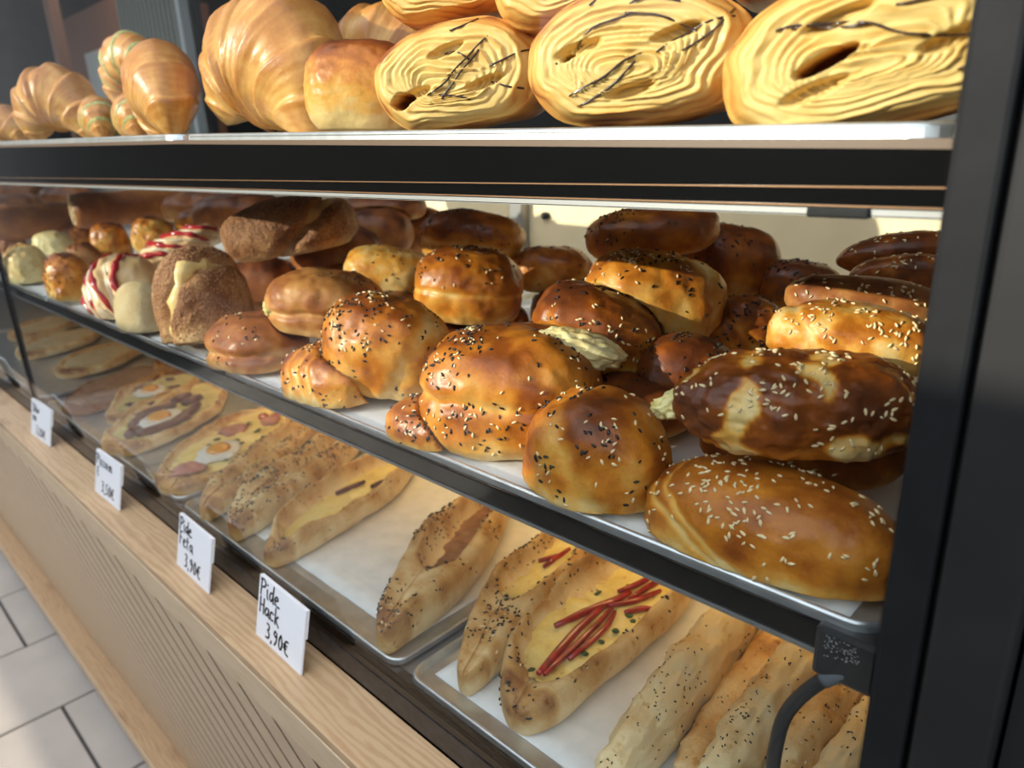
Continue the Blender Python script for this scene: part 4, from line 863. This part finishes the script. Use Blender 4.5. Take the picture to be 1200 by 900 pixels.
# ------------------------------------------------------------------ croissants
def croissant(P, R_, rad, span, yaw, pitch, roll, seed, label, nseg=9, mat='croissant_crust', squash=0.85, stripe=None, bands=((-0.5, -0.42), (-0.12, -0.02), (0.3, 0.38), (0.62, 0.70))):
    """arched croissant: the arc stands in local XZ, tips down; rolled steps along its length"""
    n, m = 150, 44; t = np.linspace(-1, 1, n); rs = np.random.RandomState(seed)
    a = math.radians(span) * t
    cx, cz = R_ * np.sin(a), R_ * np.cos(a); tx, tz = np.cos(a), -np.sin(a)
    ph = np.linspace(0, 2 * math.pi, m, endpoint=False)
    V = []; K = []
    for i in range(n):
        s = abs(t[i]); env = (1 - s ** 1.8) ** 0.8 * 0.74 + 0.26 * (1 - s ** 9)
        q = s * nseg * 0.42 + 0.22 * np.cos(ph + seed) * (1 if t[i] > 0 else -1) + 0.08 * np.sin(3 * ph + seed) + 0.13 * seed
        fr = q - np.floor(q)
        step = 0.17 * (1 - fr) ** 1.3 - 0.10 * np.exp(-(fr / 0.06) ** 2)
        nz = 0.012 * noise(np.c_[np.cos(ph) * 1.5, np.sin(ph) * 1.5, q * 12 + seed]) + 0.05 * fbm(np.c_[np.cos(ph) * 1.5, np.sin(ph) * 1.5, np.full(m, t[i] * 4 + seed)], 3)
        r = rad * env * (0.93 + step + nz)
        nx, nz_ = np.sin(a[i]), np.cos(a[i])
        V.append(np.c_[cx[i] + nx * r * np.cos(ph), r * np.sin(ph) * squash, cz[i] + nz_ * r * np.cos(ph)])
        K.append(0.50 + 0.22 * np.cos(ph) * 0.6 + 0.32 * (1 - fr) ** 3 - 0.30 * np.exp(-(fr / 0.08) ** 2) + 0.16 * fbm(np.c_[np.cos(ph) * 3, np.sin(ph) * 3, np.full(m, t[i] * 5 + seed)], 2) - 0.12 * s + 0.14 * noise(np.c_[np.cos(ph) * 1.2, np.sin(ph) * 1.2, q * 11 + seed]))
    V = np.concatenate(V); K = np.concatenate(K)
    F = [[i * m + k, i * m + (k + 1) % m, (i + 1) * m + (k + 1) % m, (i + 1) * m + k] for i in range(n - 1) for k in range(m)]
    F += [list(range(m))[::-1], [(n - 1) * m + k for k in range(m)]]
    V[:, 2] -= R_ * math.cos(math.radians(span))
    M = rotm(yaw + CAMYAW, pitch, roll); c = np.array(W(*P)); Vw = c + V @ M.T
    o = tag(mesh_obj('croissant', Vw, F, mat, crust=K, loc=c), label, 'croissant', 'croissants on the top tier')
    if stripe:
        for b0, b1 in bands:     # coloured dough bands lying over the crust
            ii = [i for i in range(n) if b0 <= t[i] <= b1]; BV = []
            for q, i in enumerate(ii):
                ring = Vw[i * m:(i + 1) * m]; ctr = ring.mean(0); BV.append(ctr + (ring - ctr) * (1.025 if 0 < q < len(ii) - 1 else 0.99))
            BF = [[q * m + k, q * m + (k + 1) % m, (q + 1) * m + (k + 1) % m, (q + 1) * m + k] for q in range(len(ii) - 1) for k in range(m)]
            mesh_obj('stripe', np.concatenate(BV), BF, stripe, o, loc=o['_o'])
    return o
CU = 0.055
croissant((-2.33, 1.24, 0.06), 0.072, 0.056, 85, -40, -10, 10, 1, 'large golden croissant leaning diagonally in the middle of the top tier', nseg=9)
croissant((-2.16, 1.60, 0.11), 0.058, 0.046, 85, -20, -5, 8, 2, 'croissant behind the largest one, partly in its shadow')
croissant((-2.02, 1.86, 0.14), 0.058, 0.046, 85, -15, -5, 8, 3, 'darker croissant farthest back behind the glazed bun')
croissant((-2.875, 1.14, 0.045), 0.060, 0.040, 88, -62, 0, -4, 4, 'smaller croissant with one tip hanging over the tray edge')
croissant((-2.52, 1.42, 0.08), 0.042, 0.034, 90, -50, 0, 0, 5, 'small pale croissant with its tip between the two largest croissants')
croissant((-4.32, 1.18, 0.10), 0.050, 0.042, 100, -20, 0, 0, 6, 'croissant standing on both tips at the left of the top tier')
croissant((-4.25, 1.55, 0.34), 0.06, 0.036, 75, -40, 0, -22, 7, 'pistachio striped croissant on top, behind the standing one', stripe='pistachio')
croissant((-3.86, 1.22, 0.095), 0.032, 0.026, 80, -60, 0, 0, 8, 'small striped croissant end beside the standing croissant', stripe='pistachio')
croissant((-3.42, 1.22, 0.085), 0.030, 0.026, 80, -60, 0, 0, 9, 'low striped croissant left of the croissant with the hanging tip', stripe='pistachio')
croissant((-6.35, 1.55, 0.15), 0.045, 0.036, 85, -60, 0, 0, 10, 'chocolate striped croissant at the left photo edge', stripe='chocolate')
croissant((-5.45, 1.2, 0.12), 0.036, 0.030, 85, -30, 0, 0, 11, 'small croissant at the left photo edge below the striped one')

croissant((-4.28, 1.62, 0.095), 0.050, 0.040, 88, -40, 0, 0, 12, 'croissant lying under the raised pistachio striped one, behind the standing croissant')

# ------------------------------------------------------------------ pides on the bottom tier
def pide(P, length, width, yaw, seed, label, open0=0.06, open1=0.97, rim=0.020, hgt=0.026, fill='melted_cheese', fillz=0.5, lip=0.55, nblack=160, lump=0.05, twist=0.0, sharp=0.6, base=0.34):
    """boat of dough: front tip at P, running away along local +y; folded rims round a filled hollow"""
    rs = np.random.RandomState(seed); n = 64; v = np.linspace(0.004, 0.996, n)
    hw = width / 2 * (np.sin(math.pi * v) ** sharp) * (1 + 0.07 * noise(np.c_[v * 5, np.zeros(n), np.full(n, seed)])) + 0.0015
    op = sstep(open0, open0 + 0.13, v) * sstep(open1, open1 - 0.13, v)
    bend = 0.012 * noise(np.c_[v * 2.2, np.full(n, seed * 1.3), np.zeros(n)]) + twist * (v - 0.5) ** 2
    prof = []; V = []; K = []; inner = []
    for i in range(n):
        w = hw[i]; h = hgt * (0.55 + 0.45 * math.sin(math.pi * v[i]) ** 0.5) * (1 + 0.12 * noise(np.array([[v[i] * 9, 1.0, seed]]))[0]); o_ = op[i]
        rr = min(rim, w * 0.62); wi = max(w - rr, 0.0) * o_ * lip / 0.55 if lip <= 0.55 else max(w - rr * 0.9, 0) * o_
        wi = min(wi, w - 0.25 * rr)
        floor_ = h * (fillz * o_ + 1.05 * (1 - o_)); asym = 1 + 0.25 * noise(np.array([[v[i] * 4, 7.0, seed]]))[0]
        half = [(0.0, 0.0), (w * 0.6, 0.0), (w * 0.92, 0.12 * h), (w * 1.0, 0.45 * h), (w * 0.96, 0.80 * h), (w - rr * 0.35, 1.0 * h * asym), (max(w - rr * 0.7, wi + (w - wi) * 0.3), 1.05 * h * asym), (wi + (w - wi) * 0.16, 0.96 * h), (wi, floor_ + (0.86 * h - floor_) * 0.35), (wi * 0.8, floor_), (0.0, floor_)]
        ring = half + [(-x, z * (1 + 0.10 * math.sin(v[i] * 11 + seed))) for x, z in half[-2:0:-1]]
        y = v[i] * length
        for (x, z) in ring: V.append((x + bend[i], y, z))
        for q, (x, z) in enumerate(ring):
            K.append(base + 0.30 * sstep(0.3, 1.0, z / h) * (1 if q not in (10,) else 0.2) + 0.25 * (v[i] < 0.08))
        inner.append((wi, floor_, bend[i], y, h))
    m = len(ring); V = np.array(V); K = np.array(K)
    V += (np.c_[noise(V * 60 + seed), 0.4 * noise(V * 60 + seed + 9), noise(V * 75 + seed + 31)]) * lump * 0.03
    V[:, 2] = np.maximum(V[:, 2], 0.0); K = K + 0.28 * fbm(V * 38 + seed, 3)
    F = [[i * m + k, (i + 1) * m + k, (i + 1) * m + (k + 1) % m, i * m + (k + 1) % m] for i in range(n - 1) for k in range(m)]
    F += [list(range(m)), [(n - 1) * m + k for k in range(m)][::-1]]
    M = rotm(yaw, 0, 0); c = np.array(W(*P)); Vw = c + V @ M.T
    o = tag(mesh_obj('pide', Vw, F, 'pide_dough', crust=K, loc=c), label, 'pide', 'pides on the bottom tier')
    md = o.modifiers.new('sub', 'SUBSURF'); md.levels = 1; md.render_levels = 1
    # filling: an uneven sheet bulging in the hollow
    fv = []; fr = []; nn_ = 15
    rows = [q for q, i_ in enumerate(inner) if i_[0] > 0.003]
    for q in rows:
        wi, fz, bx, y, h = inner[q]
        for s in np.linspace(-1.06, 1.06, nn_):
            fv.append((wi * s + bx, y, fz + 0.0012 + 0.0022 * (1 - s * s)))
    if rows:
        fv = np.array(fv); fv[:, 2] += 0.0022 * fbm(fv * 90 + seed, 3)
        ff = [[i * nn_ + k, i * nn_ + k + 1, (i + 1) * nn_ + k + 1, (i + 1) * nn_ + k] for i in range(len(rows) - 1) for k in range(nn_ - 1)]
        fo = mesh_obj('filling', c + fv @ M.T, ff, fill, o, crust=0.3 + 0.35 * fbm(fv * 45 + seed * 2, 3), loc=o['_o'])
    quads = np.array([f for f in F if len(f) == 4]); vn, _ = vnormals(Vw, quads)
    dn = np.clip(vn[:, 2], 0, 1) * sstep(-0.1, 0.5, noise(V * 22 + seed) + 0.2)
    if nblack: seeds('black_seeds', Vw, quads, dn, int(nblack * 1.5), 0.0018, 'black_seed', o, seed); seeds('sesame_seeds', Vw, quads, dn, nblack // 3, 0.0018, 'sesame_seed', o, seed + 5)
    def at(s, vv, dz=0.0):       # a point on the filling
        i = int(vv * (n - 1)); wi, fz, bx, y, h = inner[i]
        return c + M @ np.array([wi * s + bx, y, fz + 0.003 * (1 - s * s) + dz])
    return o, at, M
def strips(o, at, lst, name, mat, r=0.0024, flat=0.6):
    for k, pts in enumerate(lst):
        P_ = [at(s, v, 0.0028) for s, v in pts]; q = [P_[0]]
        for a_, b_ in zip(P_[:-1], P_[1:]): q += [a_ + (b_ - a_) * f for f in (0.34, 0.67, 1.0)]
        q = np.array(q)
        for _ in range(2): q[1:-1] = (q[:-2] + 2 * q[1:-1] + q[2:]) / 4
        V, F = tube(q, [r * (0.55 + 0.45 * math.sin(math.pi * (i + 0.6) / (len(q) + 0.2))) for i in range(len(q))], 8)
        mesh_obj(name, V, F, mat, o, loc=o['_o'])
def bits(o, at, name, mat, spots, size, seed, flat=0.35):
    rs = np.random.RandomState(seed)
    for s, v in spots:
        dome(name, o, at(s, v, 0.0015), (size * rs.uniform(0.7, 1.3), size * rs.uniform(0.7, 1.3), size * flat), rotm(rs.uniform(0, 360), rs.uniform(-20, 20), 0), mat, rs.randint(99), 0.3, 0.35, 5)
BZ = LZ - 0.012
p1, at, M = pide((-1.085, 1.045, BZ), 0.30, 0.104, 9, 1, 'open pide with red pepper strips on melted cheese, widest on its tray', rim=0.015, hgt=0.036, nblack=170, fillz=0.45, lip=0.62, sharp=0.5)
strips(p1, at, [[(-0.5, 0.34), (-0.25, 0.44), (0.02, 0.52), (0.12, 0.60)], [(-0.02, 0.50), (-0.02, 0.38), (0.02, 0.24), (0.08, 0.14)]], 'pepper_strip', 'red_pepper', 0.0036)
strips(p1, at, [[(0.15, 0.50), (0.26, 0.38), (0.20, 0.22), (0.24, 0.15)], [(0.28, 0.48), (0.46, 0.40), (0.40, 0.24)], [(-0.1, 0.58), (0.1, 0.66), (0.2, 0.74)], [(0.25, 0.56), (0.32, 0.66), (0.48, 0.72)], [(0.45, 0.50), (0.62, 0.55), (0.8, 0.56)], [(0.05, 0.50), (0.4, 0.57), (0.62, 0.66)], [(0.82, 0.70), (0.76, 0.80)]], 'pepper_strip', 'red_pepper', 0.0028)
bits(p1, at, 'herb_flake', 'herb', [(0.6, 0.36), (0.72, 0.48), (0.55, 0.5), (-0.3, 0.72), (0.1, 0.78), (-0.1, 0.62), (0.4, 0.84), (0.55, 0.30), (-0.5, 0.15), (0.85, 0.62), (0.62, 0.42), (0.3, 0.70), (-0.45, 0.55), (0.5, 0.62)], 0.0028, 2)
p2, at, M = pide((-1.30, 1.04, BZ), 0.29, 0.064, 17, 2, 'narrow pide with pepper, second on the tray with the pepper pide', open0=0.28, rim=0.015, hgt=0.036, nblack=190)
strips(p2, at, [[(-0.6, 0.6), (0.3, 0.66)], [(0.0, 0.56), (0.5, 0.7)]], 'pepper_strip', 'red_pepper', 0.0024)
p3, at, M = pide((-1.60, 1.00, BZ), 0.30, 0.078, 24, 3, 'seeded pide with minced filling across the gap between two trays', open0=0.24, rim=0.020, hgt=0.042, nblack=240, fill='mince_filling', lip=0.55, fillz=0.3)
p4, at, M = pide((-2.33, 1.00, BZ), 0.29, 0.088, 20, 4, 'open pide with yellow cheese left of the bare paper', open0=0.04, rim=0.012, hgt=0.034, nblack=110, fill='melted_cheese', fillz=0.35, lip=0.6)
strips(p4, at, [[(-0.6, 0.5), (-0.2, 0.62)], [(0.3, 0.6), (0.5, 0.68)]], 'sausage_strip', 'sausage', 0.0032)
p5, at, M = pide((-2.63, 0.99, BZ), 0.29, 0.070, 26, 5, 'folded pide thick with black seeds, third from the bare paper', open0=0.32, rim=0.021, hgt=0.042, nblack=280, fill='mince_filling', lip=0.4)
p6, at, M = pide((-2.86, 0.99, BZ), 0.30, 0.064, 32, 6, 'smooth folded pide next to the egg pide', open0=0.1, open1=0.9, rim=0.026, hgt=0.034, nblack=150, fill='green_filling', lip=0.3)
def egg(o, at, s, v, M, size=1.0, seed=1):
    c0 = at(s, v, 0.0025)
    w = dome('egg_white', o, c0, (0.027 * size, 0.034 * size, 0.0052), M, 'egg_white', seed, 0.3, 0.22, 14, 1.6)
    dome('egg_yolk', o, c0 + np.array([0, 0, 0.0040]), (0.0155 * size, 0.0175 * size, 0.0075), M, 'egg_yolk', seed + 3, 0.3, 0.03, 10)
e1, at, M = pide((-3.22, 1.00, BZ), 0.31, 0.135, 36, 7, 'broad pide with a fried egg and ham, right of the other egg pide', rim=0.014, hgt=0.022, nblack=90, fill='melted_cheese', lip=0.6, sharp=0.42)
egg(e1, at, 0.15, 0.36, M, 1.0, 2); bits(e1, at, 'ham_slice', 'pink_ham', [(-0.25, 0.20), (-0.05, 0.14), (0.4, 0.75), (-0.4, 0.62)], 0.019, 3, 0.2)
bits(e1, at, 'herb_flake', 'herb', [(0.1, 0.5), (0.35, 0.47), (-0.35, 0.42), (-0.5, 0.52), (0.5, 0.3), (-0.2, 0.7), (0.3, 0.62)], 0.005, 4, 0.2)
bits(e1, at, 'tomato_slice', 'red_jam', [(0.1, 0.80), (0.5, 0.86)], 0.010, 5, 0.2)
e2, at, M = pide((-3.92, 1.00, BZ), 0.31, 0.145, 42, 8, 'broad pide with a fried egg and dark red sausage strips', rim=0.013, hgt=0.022, nblack=60, fill='green_filling', lip=0.6, sharp=0.42)
egg(e2, at, 0.0, 0.38, M, 1.12, 6)
strips(e2, at, [[(-0.75, 0.42), (-0.4, 0.5), (-0.1, 0.58)], [(0.5, 0.3), (0.6, 0.45), (0.5, 0.6)], [(0.25, 0.14), (0.5, 0.26), (0.7, 0.4)], [(-0.3, 0.12), (-0.25, 0.24)], [(-0.6, 0.3), (-0.5, 0.42)], [(0.1, 0.6), (0.4, 0.7)], [(-0.3, 0.62), (0.0, 0.74)]], 'sausage_strip', 'sausage', 0.0085)
bits(e2, at, 'herb_flake', 'herb', [(0.0, 0.16), (-0.45, 0.2), (0.3, 0.52), (-0.3, 0.75)], 0.004, 7, 0.25)
e3, at, M = pide((-4.42, 1.16, BZ), 0.29, 0.12, 44, 9, 'pide with egg yolk and dark olives beside the dark mince flatbread', rim=0.013, hgt=0.022, nblack=30, fill='green_filling', lip=0.6, sharp=0.45)
egg(e3, at, -0.1, 0.45, M, 0.9, 9); bits(e3, at, 'sausage_slice', 'sausage', [(0.3, 0.25), (-0.4, 0.25), (0.5, 0.55), (0.0, 0.7)], 0.010, 8, 0.25)
bits(e3, at, 'olive', 'gloss_black', [(-0.4, 0.55), (0.45, 0.4), (-0.2, 0.22)], 0.006, 9, 0.6)
e4, at, M = pide((-4.80, 1.06, BZ), 0.27, 0.13, 46, 10, 'flatbread covered with dark mince, leftmost on the egg pide tray', rim=0.010, hgt=0.014, nblack=0, fill='mince_filling', fillz=0.9, lip=0.75, sharp=0.45, base=0.9)
e5, at, M = pide((-5.05, 1.75, BZ), 0.25, 0.15, 50, 11, 'pale brown pide behind the dark mince flatbread', rim=0.016, hgt=0.024, nblack=0, fill='mince_filling', lip=0.6, sharp=0.45, base=0.55)
for k, (x, y, yw) in enumerate([(-5.75, 1.25, 40), (-6.6, 1.2, 42), (-7.4, 1.3, 44), (-6.2, 1.95, 40), (-7.3, 2.0, 46)]):
    pide((x, y, BZ), 0.24, 0.14, yw, 20 + k, ['pale flatbread nearest left of the glass joint', 'pale flatbread second left of the glass joint', 'pale flatbread farthest left near the glass', 'pale flatbread in the back row left of the glass joint', 'pale flatbread farthest back on the left'][k], rim=0.018, hgt=0.022, nblack=0, fill='pale_loaf', fillz=0.7, lip=0.6, sharp=0.45, base=0.30)
# lumpy closed pides at the right end
g5 = 'closed lumpy pides at the right end of the bottom tier'
def closed(P, ln, wd, hg, yaw, seed, label, blk, base=0.2, mat='pide_dough'):
    return bun('closed_pide', P, (ln, wd, hg), yaw + 90, 0, 0, True, seed, label, cat='pide', group=g5, mat=mat, black=blk, white=blk // 4, size=0.0011, n=40, base=base, top=0.16, patch=0.25, lump=0.16, lumpf=3.4, fine=0.05, world_yaw=True, flat=0.55, tip=0.15)
closed((-0.815, 1.50, -1.41), 0.52, 0.066, 0.105, 5, 71, 'long golden closed pide with seeds, right of the pepper pide', 110, 0.20)
closed((-0.70, 1.62, -1.445), 0.46, 0.060, 0.055, 4, 72, 'flat brownish pide between two golden closed pides', 25, 0.46)
closed((-0.590, 1.55, -1.40), 0.48, 0.064, 0.115, 2, 73, 'golden closed pide with clumps of seeds, second from the cable', 130, 0.22)
closed((-0.475, 1.58, -1.41), 0.44, 0.052, 0.10, 0, 74, 'closed pide with a browned end behind the cable', 40, 0.46)
closed((-0.375, 1.52, -1.41), 0.42, 0.055, 0.10, -2, 75, 'pale closed pide inside the loop of the cable', 60, 0.20)
